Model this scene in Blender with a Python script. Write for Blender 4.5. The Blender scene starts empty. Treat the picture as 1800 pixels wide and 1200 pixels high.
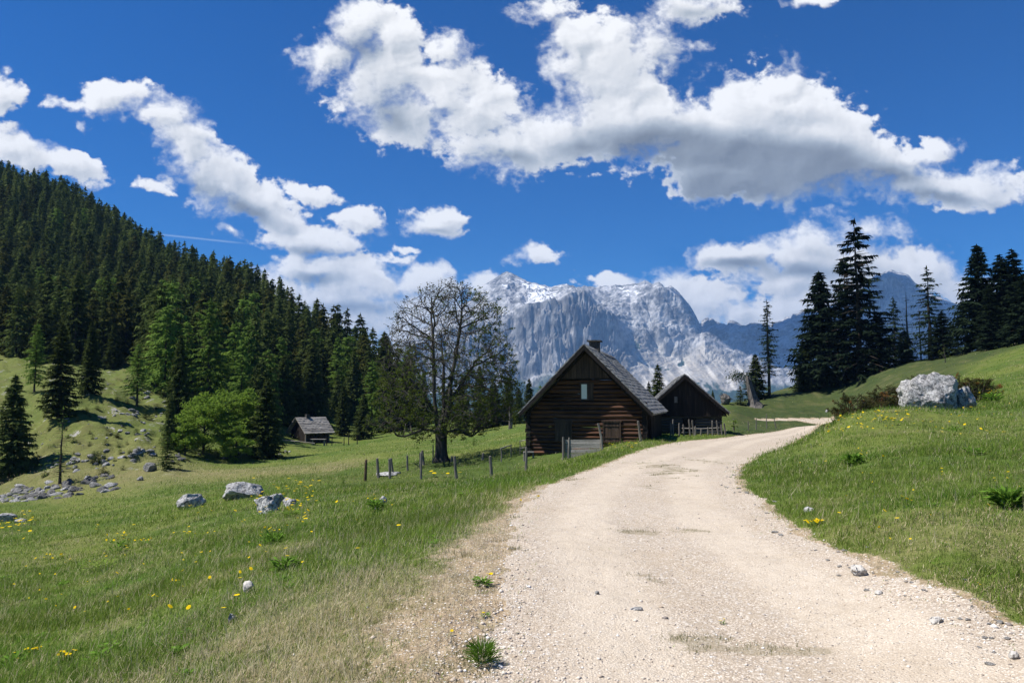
import bpy, math, random
import numpy as np
from mathutils import Vector, Matrix
R = math.radians
SC = bpy.context.scene
COL = SC.collection
# ---------------------------------------------------------------- camera
EYE = 1.6
FPX = 1300.0
PITCH = math.atan(107.0 / FPX)
cam_d = bpy.data.cameras.new("camera")
cam = bpy.data.objects.new("camera", cam_d)
COL.objects.link(cam)
cam.location = (0, 0, EYE)
cam.rotation_euler = (math.pi / 2 + PITCH, 0, 0)
cam_d.sensor_width = 36.0
cam_d.lens = 26.0
cam_d.clip_start = 0.1
cam_d.clip_end = 60000
SC.camera = cam
# ---------------------------------------------------------------- sun, exposure
SUN_EL = R(56)
SUN_DIR = Vector((-0.99, -0.14, 0)).normalized() * math.cos(SUN_EL) + Vector((0, 0, math.sin(SUN_EL)))
sun_d = bpy.data.lights.new("sun", "SUN")
sun_d.energy = 4.6
sun_d.angle = R(0.53)
sun_d.color = (1.0, 0.955, 0.88)
sun = bpy.data.objects.new("sun", sun_d)
COL.objects.link(sun)
sun.rotation_euler = SUN_DIR.to_track_quat('Z', 'Y').to_euler()
SC.view_settings.view_transform = 'Standard'
SC.view_settings.look = 'None'
SC.view_settings.gamma = 1
SC.view_settings.exposure = 0.68
SC.cycles.max_bounces = 6
SC.cycles.diffuse_bounces = 2
SC.cycles.glossy_bounces = 2
SC.cycles.transmission_bounces = 3
SC.cycles.transparent_max_bounces = 4
SC.cycles.volume_bounces = 0
SC.cycles.caustics_reflective = False
SC.cycles.caustics_refractive = False
SC.cycles.use_denoising = True
SC.cycles.sample_clamp_indirect = 4


def pdir(px, py):
    """photo pixel -> (x/y, z/y) of its ray"""
    u = (px - 900.0) / FPX
    v = (600.0 - py) / FPX
    den = math.cos(PITCH) - v * math.sin(PITCH)
    return u / den, (math.sin(PITCH) + v * math.cos(PITCH)) / den


def P(px, py, D):
    a, b = pdir(px, py)
    return Vector((a * D, D, EYE + b * D))


# ---------------------------------------------------------------- node helper
class NT:
    def __init__(s, tree):
        s.t = tree
        s.n = tree.nodes
        s.l = tree.links

    def new(s, typ, inputs=None, **props):
        nd = s.n.new(typ)
        for k, v in props.items():
            setattr(nd, k, v)
        for k, v in (inputs or {}).items():
            sock = nd.inputs[k]
            if isinstance(v, bpy.types.NodeSocket):
                s.l.new(v, sock)
            else:
                sock.default_value = v
        return nd

    def math(s, op, a, b=0.0, c=None, clamp=False):
        d = {0: a, 1: b}
        if c is not None:
            d[2] = c
        return s.new("ShaderNodeMath", d, operation=op, use_clamp=clamp).outputs[0]

    def ramp(s, fac, stops, interp='LINEAR'):
        nd = s.new("ShaderNodeValToRGB", {0: fac})
        cr = nd.color_ramp
        cr.interpolation = interp
        while len(cr.elements) < len(stops):
            cr.elements.new(0.5)
        for e, (p, c) in zip(cr.elements, stops):
            e.position = p
            e.color = (c[0], c[1], c[2], 1) if not isinstance(c, (int, float)) else (c, c, c, 1)
        return nd.outputs[0]

    def mix(s, fac, a, b, blend='MIX'):
        nd = s.new("ShaderNodeMix", {}, data_type='RGBA', blend_type=blend)
        for i, v in ((0, fac), (6, a), (7, b)):
            if isinstance(v, bpy.types.NodeSocket):
                s.l.new(v, nd.inputs[i])
            elif i == 0:
                nd.inputs[0].default_value = v
            else:
                nd.inputs[i].default_value = (v[0], v[1], v[2], 1)
        return nd.outputs[2]

    def noise(s, scale, detail=4, rough=0.55, vec=None, dist=0.0, dim='3D'):
        i = {'Scale': scale, 'Detail': detail, 'Roughness': rough, 'Distortion': dist}
        if vec is not None:
            i['Vector'] = vec
        return s.new("ShaderNodeTexNoise", i, noise_dimensions=dim).outputs[0]

    def mrange(s, v, a, b, c=0.0, d=1.0, smooth=False):
        return s.new("ShaderNodeMapRange", {0: v, 1: a, 2: b, 3: c, 4: d},
                     interpolation_type='SMOOTHSTEP' if smooth else 'LINEAR').outputs[0]


def mat(name):
    m = bpy.data.materials.new(name)
    m.use_nodes = True
    m.node_tree.nodes.clear()
    return m, NT(m.node_tree)


def finish(t, shader, bump=None):
    o = t.new("ShaderNodeOutputMaterial")
    t.l.new(shader, o.inputs['Surface'])


# ---------------------------------------------------------------- world: Nishita sky with procedural clouds
W = bpy.data.worlds.new("World")
SC.world = W
W.use_nodes = True
W.node_tree.nodes.clear()
t = NT(W.node_tree)


sky = t.new("ShaderNodeTexSky", sky_type='NISHITA')
sky.sun_disc = False
sky.sun_elevation = SUN_EL
sky.sun_rotation = math.atan2(SUN_DIR.x, SUN_DIR.y)
sky.altitude = 1600
sky.air_density = 1.0
sky.dust_density = 0.15
sky.ozone_density = 4.0
SKY_K = 0.078
hs = t.new("ShaderNodeHueSaturation", {'Hue': 0.512, 'Saturation': 1.92, 'Value': 0.88, 'Color': sky.outputs[0]}).outputs[0]
bg = t.new("ShaderNodeBackground", {'Color': hs, 'Strength': SKY_K})
wo = t.new("ShaderNodeOutputWorld", {'Surface': bg.outputs[0]})
W.cycles.sampling_method = 'MANUAL'
W.cycles.sample_map_resolution = 512


# ---------------------------------------------------------------- numpy noise
def _hash(ix, iy, iz, seed):
    h = (ix.astype(np.int64) * 374761393 + iy.astype(np.int64) * 668265263 + iz.astype(np.int64) * 2147483647 + seed * 1274126177) & 0xFFFFFFFF
    h = ((h ^ (h >> 13)) * 1274126177) & 0xFFFFFFFF
    h = ((h ^ (h >> 16)) * 2246822519) & 0xFFFFFFFF
    return (h ^ (h >> 15)) & 0xFFFFFFFF


def vnoise(x, y, z=None, seed=0):
    """smooth value noise in -1..1"""
    x = np.asarray(x, float)
    y = np.asarray(y, float)
    x0 = np.floor(x)
    y0 = np.floor(y)
    fx = x - x0
    fy = y - y0
    fx = fx * fx * fx * (fx * (fx * 6 - 15) + 10)
    fy = fy * fy * fy * (fy * (fy * 6 - 15) + 10)
    if z is None:
        zz = np.zeros_like(x0)

        def h(a, b):
            return _hash(x0 + a, y0 + b, zz, seed) / 2147483647.5 - 1
        return (h(0, 0) * (1 - fx) + h(1, 0) * fx) * (1 - fy) + (h(0, 1) * (1 - fx) + h(1, 1) * fx) * fy
    z = np.asarray(z, float)
    z0 = np.floor(z)
    fz = z - z0
    fz = fz * fz * fz * (fz * (fz * 6 - 15) + 10)

    def h3(a, b, c):
        return _hash(x0 + a, y0 + b, z0 + c, seed) / 2147483647.5 - 1
    lo = (h3(0, 0, 0) * (1 - fx) + h3(1, 0, 0) * fx) * (1 - fy) + (h3(0, 1, 0) * (1 - fx) + h3(1, 1, 0) * fx) * fy
    hi = (h3(0, 0, 1) * (1 - fx) + h3(1, 0, 1) * fx) * (1 - fy) + (h3(0, 1, 1) * (1 - fx) + h3(1, 1, 1) * fx) * fy
    return lo * (1 - fz) + hi * fz


def fbm(x, y, z=None, octv=4, seed=0, gain=0.5, ridged=False):
    s = 0
    a = 1.0
    tot = 0
    f = 1.0
    for o in range(octv):
        # rotate every octave so that the lattice does not show
        c, sn = math.cos(0.7 * o + .3), math.sin(0.7 * o + .3)
        xx = (x * c - y * sn) * f + 17.3 * o
        yy = (x * sn + y * c) * f - 9.1 * o
        n = vnoise(xx, yy, None if z is None else z * f, seed + o)
        if ridged:
            n = 1 - 2 * np.abs(n)
        s = s + a * n
        tot += a
        a *= gain
        f *= 2.03
    return s / tot


def smooth(a, b, x):
    tt = np.clip((np.asarray(x, float) - a) / (b - a), 0, 1)
    return tt * tt * (3 - 2 * tt)


# ---------------------------------------------------------------- mesh helpers
def link(name, me, m=None, parent=None):
    o = bpy.data.objects.new(name, me)
    COL.objects.link(o)
    if m is not None:
        for mm in (m if isinstance(m, (list, tuple)) else [m]):
            me.materials.append(mm)
    if parent is not None:
        o.parent = parent
    return o


def np_mesh(name, V, F, cols=None, smooth_shade=False, attrs=None, midx=None):
    """V (n,3), F (m,k) of one face size"""
    V = np.ascontiguousarray(V, dtype=np.float32)
    F = np.ascontiguousarray(F, dtype=np.int32)
    me = bpy.data.meshes.new(name)
    k = F.shape[1]
    me.vertices.add(len(V))
    me.vertices.foreach_set("co", V.ravel())
    me.loops.add(F.size)
    me.loops.foreach_set("vertex_index", F.ravel())
    me.polygons.add(len(F))
    me.polygons.foreach_set("loop_start", np.arange(0, F.size, k, dtype=np.int32))
    me.polygons.foreach_set("loop_total", np.full(len(F), k, dtype=np.int32))
    if smooth_shade:
        me.polygons.foreach_set("use_smooth", np.ones(len(F), dtype=bool))
    if midx is not None:
        me.polygons.foreach_set("material_index", np.asarray(midx, dtype=np.int32))
    if cols is not None:
        at = me.attributes.new("col", 'FLOAT_COLOR', 'POINT')
        c4 = np.ones((len(V), 4), dtype=np.float32)
        c4[:, :3] = cols
        at.data.foreach_set("color", c4.ravel())
    for k2, v in (attrs or {}).items():
        at = me.attributes.new(k2, 'FLOAT', 'POINT')
        at.data.foreach_set("value", np.ascontiguousarray(v, dtype=np.float32))
    me.update(calc_edges=True)
    return me


def tag(o, label=None, cat=None, group=None, kind=None):
    if label:
        o["label"] = label
    if cat:
        o["category"] = cat
    if group:
        o["group"] = group
    if kind:
        o["kind"] = kind
    return o


def empty(name, loc=(0, 0, 0), rz=0.0):
    o = bpy.data.objects.new(name, None)
    COL.objects.link(o)
    o.location = loc
    o.rotation_euler = (0, 0, rz)
    o.empty_display_size = 0.2
    return o


class MB:
    """collects quads and tris into one mesh"""

    def __init__(s):
        s.v = []
        s.f = []

    def box(s, o, ex, ey, ez, jit=0.0, rnd=None):
        o, ex, ey, ez = Vector(o), Vector(ex), Vector(ey), Vector(ez)
        b = len(s.v)
        for k in (0, 1):
            for j in (0, 1):
                for i in (0, 1):
                    p = o + ex * i + ey * j + ez * k
                    if jit:
                        p = p + Vector((rnd.uniform(-jit, jit), rnd.uniform(-jit, jit), rnd.uniform(-jit, jit)))
                    s.v.append(p)
        for q in ((0, 2, 3, 1), (4, 5, 7, 6), (0, 1, 5, 4), (2, 6, 7, 3), (0, 4, 6, 2), (1, 3, 7, 5)):
            s.f.append(tuple(b + i for i in q))
        return s

    def cbox(s, c, sx, sy, sz, jit=0.0, rnd=None):
        return s.box((c[0] - sx / 2, c[1] - sy / 2, c[2] - sz / 2), (sx, 0, 0), (0, sy, 0), (0, 0, sz), jit, rnd)

    def tube(s, pts, rad, n=8, jit=0.0, rnd=None, sq=1.0):
        """tube through the points, radius per point, capped"""
        b = len(s.v)
        m = len(pts)
        pts = [Vector(p) for p in pts]
        for i, p in enumerate(pts):
            d = (pts[min(i + 1, m - 1)] - pts[max(i - 1, 0)]).normalized()
            a = Vector((0, 0, 1)) if abs(d.z) < 0.9 else Vector((1, 0, 0))
            u = d.cross(a).normalized()
            w = d.cross(u).normalized()
            for k in range(n):
                an = 2 * math.pi * k / n
                r = rad[i] * (1 + (rnd.uniform(-jit, jit) if jit else 0))
                s.v.append(p + u * math.cos(an) * r + w * math.sin(an) * r * sq)
        for i in range(m - 1):
            for k in range(n):
                k2 = (k + 1) % n
                s.f.append((b + i * n + k, b + i * n + k2, b + (i + 1) * n + k2, b + (i + 1) * n + k))
        s.f.append(tuple(b + k for k in range(n))[::-1])
        s.f.append(tuple(b + (m - 1) * n + k for k in range(n)))
        return s

    def poly(s, pts):
        b = len(s.v)
        s.v += [Vector(p) for p in pts]
        s.f.append(tuple(range(b, b + len(pts))))
        return s

    def prism(s, pts, d):
        """closed prism: polygon extruded by d"""
        n = len(pts)
        b = len(s.v)
        d = Vector(d)
        s.v += [Vector(p) for p in pts] + [Vector(p) + d for p in pts]
        s.f.append(tuple(range(b, b + n))[::-1])
        s.f.append(tuple(range(b + n, b + 2 * n)))
        for k in range(n):
            k2 = (k + 1) % n
            s.f.append((b + k, b + k2, b + n + k2, b + n + k))
        return s

    def build(s, name, m, parent=None, sm=False):
        me = bpy.data.meshes.new(name)
        me.from_pydata([tuple(v) for v in s.v], [], s.f)
        me.update()
        if sm:
            for p in me.polygons:
                p.use_smooth = True
        return link(name, me, m, parent)


# ---------------------------------------------------------------- sky: a far dome that carries the fair-weather clouds
# photo px: cx, cy, rx, ry, rotation (deg, clockwise in the picture), strength
BLOBS = [
    (632, 40, 62, 75, 10, 1), (585, 98, 95, 52, 0, .95), (690, 120, 105, 80, 25, 1), (725, 205, 85, 62, 20, 1), (790, 95, 62, 42, 25, .8), (655, 165, 80, 60, 30, .95), (775, 165, 90, 62, 20, 1), (700, 60, 50, 50, 0, .8),
    (840, 190, 110, 72, 10, 1), (885, 262, 120, 55, 5, .95), (975, 235, 130, 78, 0, 1), (1060, 118, 120, 98, 0, 1.08),
    (1012, 72, 70, 58, 0, 1), (1140, 86, 72, 62, 0, .95), (1110, 215, 170, 100, 5, 1.1), (1352, 195, 140, 108, 0, 1.1),
    (1270, 255, 180, 92, 8, 1.1), (1430, 255, 145, 95, 10, 1.1), (1320, 322, 170, 48, 3, 1), (1560, 285, 130, 58, 14, 1),
    (1650, 262, 45, 26, 0, .7), (1640, 328, 150, 42, 3, .95), (1745, 322, 72, 38, 5, .9),
    (975, 12, 70, 26, -15, .72), (1215, 12, 100, 34, -5, .9), (1415, 2, 50, 18, 5, .7), (1222, 75, 34, 15, 0, .5),
    (215, 178, 95, 38, 4, 1), (130, 182, 65, 16, 3, .62), (298, 205, 60, 45, 45, 1), (335, 262, 92, 58, 30, 1.05), (372, 312, 110, 60, 22, 1.05),
    (455, 352, 120, 46, 22, 1), (555, 343, 48, 18, 30, .75), (505, 392, 66, 28, 25, .85), (268, 330, 45, 12, 15, .65),
    (0, 172, 34, 48, 0, .95), (35, 268, 95, 42, 20, 1), (120, 300, 68, 34, 22, .95), (150, 226, 14, 12, 0, .45),
    (633, 394, 55, 32, 5, .95), (550, 430, 105, 34, 0, 1), (690, 455, 34, 14, 5, .62), (775, 393, 65, 28, 0, .95),
    (797, 377, 34, 24, 0, .9), (415, 408, 28, 14, 20, .6), (950, 452, 50, 20, 5, .58), (715, 437, 26, 11, 0, .52),
    (560, 482, 100, 38, 0, 1), (640, 500, 140, 48, 0, 1), (600, 560, 190, 70, 0, 1.1), (740, 502, 90, 34, 0, 1), (710, 565, 130, 70, 0, 1.1),
    (850, 495, 60, 34, 0, 1), (470, 520, 90, 40, 0, .9), (1080, 498, 70, 20, 0, .9), (1180, 512, 75, 46, 0, 1),
    (1245, 530, 90, 55, 20, 1), (1320, 555, 90, 40, 10, 1), (1290, 450, 92, 38, 0, 1), (1400, 452, 80, 46, 0, 1), (1440, 428, 70, 48, 0, 1),
    (1385, 488, 140, 38, 0, .95), (1520, 398, 90, 36, 10, .7), (1510, 480, 160, 62, 0, 1), (1630, 480, 100, 50, 10, 1), (1420, 540, 120, 40, 0, .9),
    (1700, 520, 70, 46, 10, .9),
]
GREY = [  # undersides darkened for shade
    (1180, 262, 190, 54, 4, 1.1), (1400, 290, 220, 64, 6, 1.25), (1290, 330, 170, 42, 2, 1.15), (1030, 255, 90, 34, 0, .55), (700, 200, 70, 40, 30, .5),
    (640, 90, 70, 40, 10, .45), (620, 545, 110, 18, 0, .6), (1300, 462, 80, 16, 0, .8), (1640, 348, 120, 18, 3, .7), (440, 372, 100, 18, 22, .75),
    (560, 494, 70, 14, 0, .7), (1420, 475, 150, 20, 0, .6), (890, 280, 80, 20, 5, .5), (1560, 310, 100, 26, 10, .8), (340, 330, 70, 20, 20, .5), (780, 403, 40, 9, 0, .4),
    (550, 446, 70, 12, 0, .5), (1220, 18, 60, 14, 0, .4),
]




def blob_field(px, py, blobs, k):
    acc = np.full(px.shape, -3.0)
    for (cx, cy, rx, ry, rot, st) in blobs:
        c, sn = math.cos(R(rot)), math.sin(R(rot))
        dx = (px - cx)
        dy = (py - cy)
        q = np.sqrt(((dx * c + dy * sn) / rx) ** 2 + ((-dx * sn + dy * c) / ry) ** 2)
        v = (1 - q) * st
        h = np.maximum(k - np.abs(acc - v), 0) / k
        acc = np.maximum(acc, v) + h * h * h * k / 6
    return acc


def make_sky():
    gx_ = np.linspace(-160, 1960, 1300)
    gy_ = np.linspace(-90, 720, 560)
    PXs, PYs = np.meshgrid(gx_, gy_)
    dpx = gx_[1] - gx_[0]
    dpy = gy_[1] - gy_[0]
    wx = fbm(PXs / 95, PYs / 80, octv=6, seed=201, gain=0.55)
    wy = fbm(PXs / 95, PYs / 80, octv=6, seed=211, gain=0.55)
    wx2 = fbm(PXs / 22, PYs / 20, octv=4, seed=215, gain=0.6)
    wy2 = fbm(PXs / 22, PYs / 20, octv=4, seed=217, gain=0.6)
    X = PXs + 34 * wx + 7 * wx2
    Y = PYs + 26 * wy + 6 * wy2
    sh = blob_field(X, Y, BLOBS, 0.22)
    un = blob_field(PXs + 18 * wx, PYs + 14 * wy, GREY, 0.5)
    bil = 1 - 2 * np.abs(fbm(X / 60, Y / 48, octv=1, seed=221))
    bil = 0.5 * bil + 0.28 * (1 - 2 * np.abs(fbm(X / 27, Y / 23, octv=1, seed=223))) + 0.16 * (1 - 2 * np.abs(fbm(X / 12, Y / 11, octv=1, seed=227))) + 0.1 * (1 - 2 * np.abs(fbm(X / 5.5, Y / 5, octv=2, seed=229)))
    fine = fbm(PXs / 16, PYs / 12, octv=5, seed=231, gain=0.62)
    T = sh * 1.55 + 0.46 * (bil - 0.25) + 0.42 * fine + 0.16 * wx2 + 0.0
    soft = 0.42 + 0.75 * smooth(-0.2, 0.4, fbm(PXs / 110, PYs / 80, octv=3, seed=241))
    cover = smooth(0.0, 1.0, T / soft)
    thick = np.clip(T, 0, 1.4)
    # light towards the sun (up and left) through the clouds, painted into their colour
    acc = np.zeros_like(T)
    step = 5.0
    for i in range(1, 15):
        sx = int(round(-0.45 * step * i / dpx))
        sy = int(round(-0.89 * step * i / dpy))
        acc += np.roll(np.roll(thick, -sy, 0), -sx, 1) * (0.5 if i < 3 else 1.0)
    acc[-2:] = 0
    lit = np.exp(-acc * 0.085)
    Hs = sh * 1.3 + 0.55 * bil + 0.16 * fine
    rel = Hs - np.roll(np.roll(Hs, 3, 0), 3, 1)
    Hb = sh * 1.3 + 0.6 * (1 - 2 * np.abs(fbm(X / 60, Y / 48, octv=2, seed=221)))
    rel2 = Hb - np.roll(np.roll(Hb, 10, 0), 8, 1)
    lum = 0.70 + 0.30 * lit + 0.15 * np.clip(rel, -0.5, 0.5) + 0.17 * np.clip(rel2, -0.7, 0.5)
    u = smooth(-0.15, 0.7, un)
    lum = lum * (1 - 0.60 * u * smooth(0.05, 0.6, T))
    lum = np.clip(lum, 0.22, 1.0)
    g = smooth(0.95, 0.4, lum)
    col = np.stack([lum * (1 - 0.20 * g), lum * (1 - 0.11 * g), lum * (1 - 0.01 * g)], -1)
    # a faint old contrail on the left
    cl = np.exp(-((PYs - (411 + (PXs - 270) * 0.105)) / 1.3) ** 2) * smooth(255, 300, PXs) * (1 - smooth(390, 450, PXs)) * 0.30
    w_ = (cl > cover)[..., None]
    col = np.where(w_, np.array([0.8, 0.9, 1.0]), col)
    cover = np.maximum(cover, cl)
    u_ = (PXs - 900) / FPX
    v_ = (600 - PYs) / FPX
    cp, sp_ = math.cos(PITCH), math.sin(PITCH)
    D = np.stack([u_, cp - v_ * sp_, sp_ + v_ * cp], -1)
    D /= np.linalg.norm(D, axis=-1, keepdims=True)
    dist = 24000 - 1400 * smooth(0, 1.3, T)
    Vs = (D * dist[..., None]).reshape(-1, 3) + np.array([0, 0, EYE])
    n1, n2 = PXs.shape
    ii = np.arange(n1 * n2).reshape(n1, n2)
    Fs = np.stack([ii[:-1, :-1], ii[:-1, 1:], ii[1:, 1:], ii[1:, :-1]], -1).reshape(-1, 4)
    m, t = mat("sky_clouds")
    ac = t.new("ShaderNodeAttribute", attribute_name="col").outputs['Color']
    cv = t.new("ShaderNodeAttribute", attribute_name="cover").outputs['Fac']
    em = t.new("ShaderNodeEmission", {'Color': ac, 'Strength': 0.68})
    tr = t.new("ShaderNodeBsdfTransparent")
    mx = t.new("ShaderNodeMixShader", {0: cv})
    t.l.new(tr.outputs[0], mx.inputs[1])
    t.l.new(em.outputs[0], mx.inputs[2])
    finish(t, mx.outputs[0])
    m.cycles.emission_sampling = 'NONE'
    o = link("sky", np_mesh("sky", Vs, Fs, cols=col.reshape(-1, 3), attrs={"cover": cover.ravel()}, smooth_shade=True), m)
    tag(o, "deep blue sky with drifting white cumulus clouds", kind='structure')


make_sky()
# ---------------------------------------------------------------- terrain from surveyed points (photo px, py, distance)
CP = [
    # road centre line
    (900, None, 1.0, 0), (300, None, 1.0, 0), (1500, None, 1.0, 0), (900, None, 2.5, 0), (200, None, 2.5, -.05), (1600, None, 2.5, .03),
    (1200, None, 4.5, 0), (1150, None, 7, 0), (1120, None, 10, 0), (1130, None, 15, -.05), (1165, None, 20, -.15), (1210, None, 30, -.45),
    (1285, None, 45, -.78), (1345, None, 55, -.85), (1415, None, 75, -.75), (1450, None, 95, -.62), (1340, None, 96, -.62),
    # left meadow
    (0, 1200, 6.2), (0, 1100, 10), (0, 1000, 20), (0, 950, 30), (0, 915, 42), (0, 885, 56), (100, 868, 58), (180, 858, 60), (-200, 1100, 9), (-200, 900, 45),
    (200, 1200, 5.5), (200, 1050, 11.5), (200, 950, 26), (200, 900, 42), (300, 1200, 5.0), (300, 1000, 13), (450, 1000, 10), (450, 920, 19),
    (600, 1200, 4.4), (600, 1000, 8), (600, 920, 14.5), (600, 870, 26), (750, 1000, 7.2), (750, 900, 13.5), (750, 870, 19), (850, 870, 14),
    (850, 845, 22), (950, 830, 27), (1050, 806, 30), (1100, 792, 35),
    (300, 862, 50), (420, 870, 38), (420, 842, 55), (500, 830, 60), (600, 820, 60), (600, 790, 85), (642, 846, 42), (740, 843, 40), (803, 841, 40),
    (865, 837, 40), (925, 828, 41), (775, 811, 54), (932, 806, 46), (1040, 795, 43), (1128, 778, 45), (1200, 768, 56), (900, 800, 50), (880, 772, 80),
    (915, 748, 105), (850, 765, 100), (750, 776, 90), (700, 762, 120), (540, 774, 112), (620, 757, 130), (465, 806, 80), (400, 800, 80),
    (330, 804, 74), (290, 824, 66), (300, 800, 72), (700, 745, 150), (850, 752, 125), (1000, 760, 70), (1130, 745, 90), (1270, 765, 58), (1300, 752, 72),
    # hillside
    (0, 830, 72), (105, 741, 80), (200, 820, 66), (0, 700, 95), (155, 691, 92), (60, 691, 96), (0, 645, 120), (180, 651, 122), (250, 680, 105),
    (240, 716, 92), (300, 742, 86), (380, 700, 115), (0, 500, 230), (150, 525, 220), (300, 600, 170), (300, 540, 230), (450, 650, 150), (450, 590, 200),
    (550, 720, 140), (550, 650, 180), (0, 340, 400), (-150, 290, 400), (150, 388, 370), (200, 422, 350), (300, 478, 300), (380, 512, 270), (430, 528, 250),
    (520, 582, 220), (600, 645, 180), (660, 695, 165), (720, 722, 155), (-200, 500, 200), (-200, 680, 110),
    # behind the hill and the crest the ground falls to the valley
    (0, None, 600, 85), (300, None, 420, 30), (600, None, 260, -2), (750, None, 260, -14), (950, None, 160, -5), (1100, None, 160, -7), (950, None, 280, -25),
    (1100, None, 280, -28), (1300, None, 180, -6), (-300, None, 1200, 60), (300, None, 1200, -80), (900, None, 1200, -240), (1500, None, 1200, -160), (2000, None, 1200, -60),
    (900, None, 600, -110), (1500, None, 500, -60), (1800, None, 400, -15), (300, None, 3000, -280), (900, None, 3000, -330), (1500, None, 3000, -300), (2100, None, 3000, -200), (-300, None, 3000, -200),
    # right bank and slope
    (1280, 707, 105), (1350, 693, 112), (1420, 682, 114), (1500, 661, 112), (1600, 640, 104), (1700, 622, 95), (1800, 607, 85), (1950, 585, 80),
    (1350, None, 150, 1), (1500, None, 150, 3), (1700, None, 150, 6), (1900, None, 140, 9), (1290, None, 135, -2),
    (1400, 712, 104), (1500, 697, 95), (1560, 690, 84), (1650, 706, 50), (1650, 660, 82), (1800, 690, 38), (1800, 650, 60), (1480, 738, 28), (1480, None, 60, -.1), (1440, None, 62, -.8), (1452, None, 80, -.76), (1466, None, 88, -.7), (1490, None, 96, -.5), (1400, None, 95, -.63), (1320, None, 95, -.63),
    (1425, 775, 27), (1450, 762, 28), (1380, 792, 26), (1350, 806, 23), (1400, None, 36, -.62), (1425, None, 45, -.72), (1440, None, 54, -.78), (1400, None, 31, -.42), (1550, 722, 30), (1650, 722, 32), (1400, 830, 16), (1400, 900, 10.5), (1500, 800, 18), (1500, 900, 9.8),
    (1600, 800, 15.5), (1600, 900, 8.8), (1600, 1000, 6.5), (1700, 750, 22), (1700, 850, 10.5), (1700, 950, 6.8), (1700, 1050, 5.4), (1800, 800, 14), (1800, 900, 8),
    (1800, 1000, 6.0), (1800, 1090, 5.0), (2000, 1000, 5.0), (2000, 800, 12), (2000, 650, 50),
]


def _tps_setup():
    pts, val = [], []
    for c in CP:
        px, py, D = c[:3]
        if py is None:
            x = (px - 900) / FPX * D
            z = c[3]
        else:
            p = P(px, py, D)
            x, z = p.x, p.z
        pts.append((math.atan2(x, D) * 3.0, math.log(math.hypot(x, D))))
        val.append(z / (math.hypot(x, D) + 10))
    A = np.array(pts)
    v = np.array(val)
    n = len(A)
    d = np.linalg.norm(A[:, None] - A[None], axis=2)
    K = d * d * np.log(d + 1e-9)
    K[np.arange(n), np.arange(n)] = 0.002
    Pm = np.hstack([np.ones((n, 1)), A])
    M = np.zeros((n + 3, n + 3))
    M[:n, :n] = K
    M[:n, n:] = Pm
    M[n:, :n] = Pm.T
    w = np.linalg.solve(M, np.concatenate([v, np.zeros(3)]))
    return A, w


TPA, TPW = _tps_setup()


def base_h(x, y):
    x = np.atleast_1d(np.asarray(x, float))
    y = np.atleast_1d(np.asarray(y, float))
    sh = x.shape
    x = x.ravel()
    y = y.ravel()
    th = np.arctan2(x, y)
    r = np.clip(np.hypot(x, y), 0.8, 3200)
    tc_ = np.clip(th, -0.8, 0.8)
    A = np.stack([tc_ * 3.0, np.log(r)], 1)
    out = np.empty(len(A))
    n = len(TPA)
    for i in range(0, len(A), 20000):
        a = A[i:i + 20000]
        d2 = ((a[:, None, :] - TPA[None]) ** 2).sum(2)
        k = 0.5 * d2 * np.log(d2 + 1e-18)
        out[i:i + 20000] = k @ TPW[:n] + TPW[n] + a @ TPW[n + 1:]
    w = 1 - smooth(0.8, 2.6, np.abs(th))
    return (out * (r + 10) * w).reshape(sh)


# road outline: left edge and right edge (px, D at road level)
ROAD_L = [(860, 1.5), (858, 3.0), (860, 4.2), (878, 5.2), (882, 7.1), (885, 8.7), (893, 10.2), (925, 12.3), (965, 15), (1032, 20), (1092, 28), (1135, 36), (1190, 45),
          (1290, 55), (1350, 64), (1395, 75), (1428, 85), (1436, 91), (1400, 94.3), (1325, 94.8)]
ROAD_R = [(2600, 1.5), (2200, 3.0), (1960, 3.8), (1800, 4.54), (1640, 5.6), (1500, 7.1), (1400, 8.74), (1345, 11), (1300, 14), (1290, 16), (1296, 20), (1335, 28), (1362, 36),
          (1388, 45), (1408, 55), (1425, 64), (1442, 75), (1454, 85), (1466, 93), (1462, 97.0), (1400, 96.4), (1325, 96.0)]
_poly = [((px - 900) / FPX * D, D) for px, D in ROAD_L] + [((px - 900) / FPX * D, D) for px, D in reversed(ROAD_R)]
ROADP = np.array(_poly)


def road_sd(x, y):
    """signed distance to the road outline, negative inside"""
    x = np.asarray(x, float)
    y = np.asarray(y, float)
    best = np.full(x.shape, 1e9)
    ins = np.zeros(x.shape, bool)
    n = len(ROADP)
    for i in range(n):
        a = ROADP[i]
        b = ROADP[(i + 1) % n]
        e = b - a
        px_ = x - a[0]
        py_ = y - a[1]
        tt = np.clip((px_ * e[0] + py_ * e[1]) / (e @ e), 0, 1)
        best = np.minimum(best, np.hypot(px_ - e[0] * tt, py_ - e[1] * tt))
        c = ((a[1] > y) != (b[1] > y)) & (x < (b[0] - a[0]) * (y - a[1]) / (b[1] - a[1] + 1e-12) + a[0])
        ins ^= c
    return np.where(ins, -best, best)


def hill_w(x, y):
    """weight of the rough hillside on the left"""
    u = x / np.maximum(y, 1)
    return (1 - smooth(-0.5, -0.40, u)) * smooth(58, 70, y) * (1 - smooth(500, 900, y))


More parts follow.
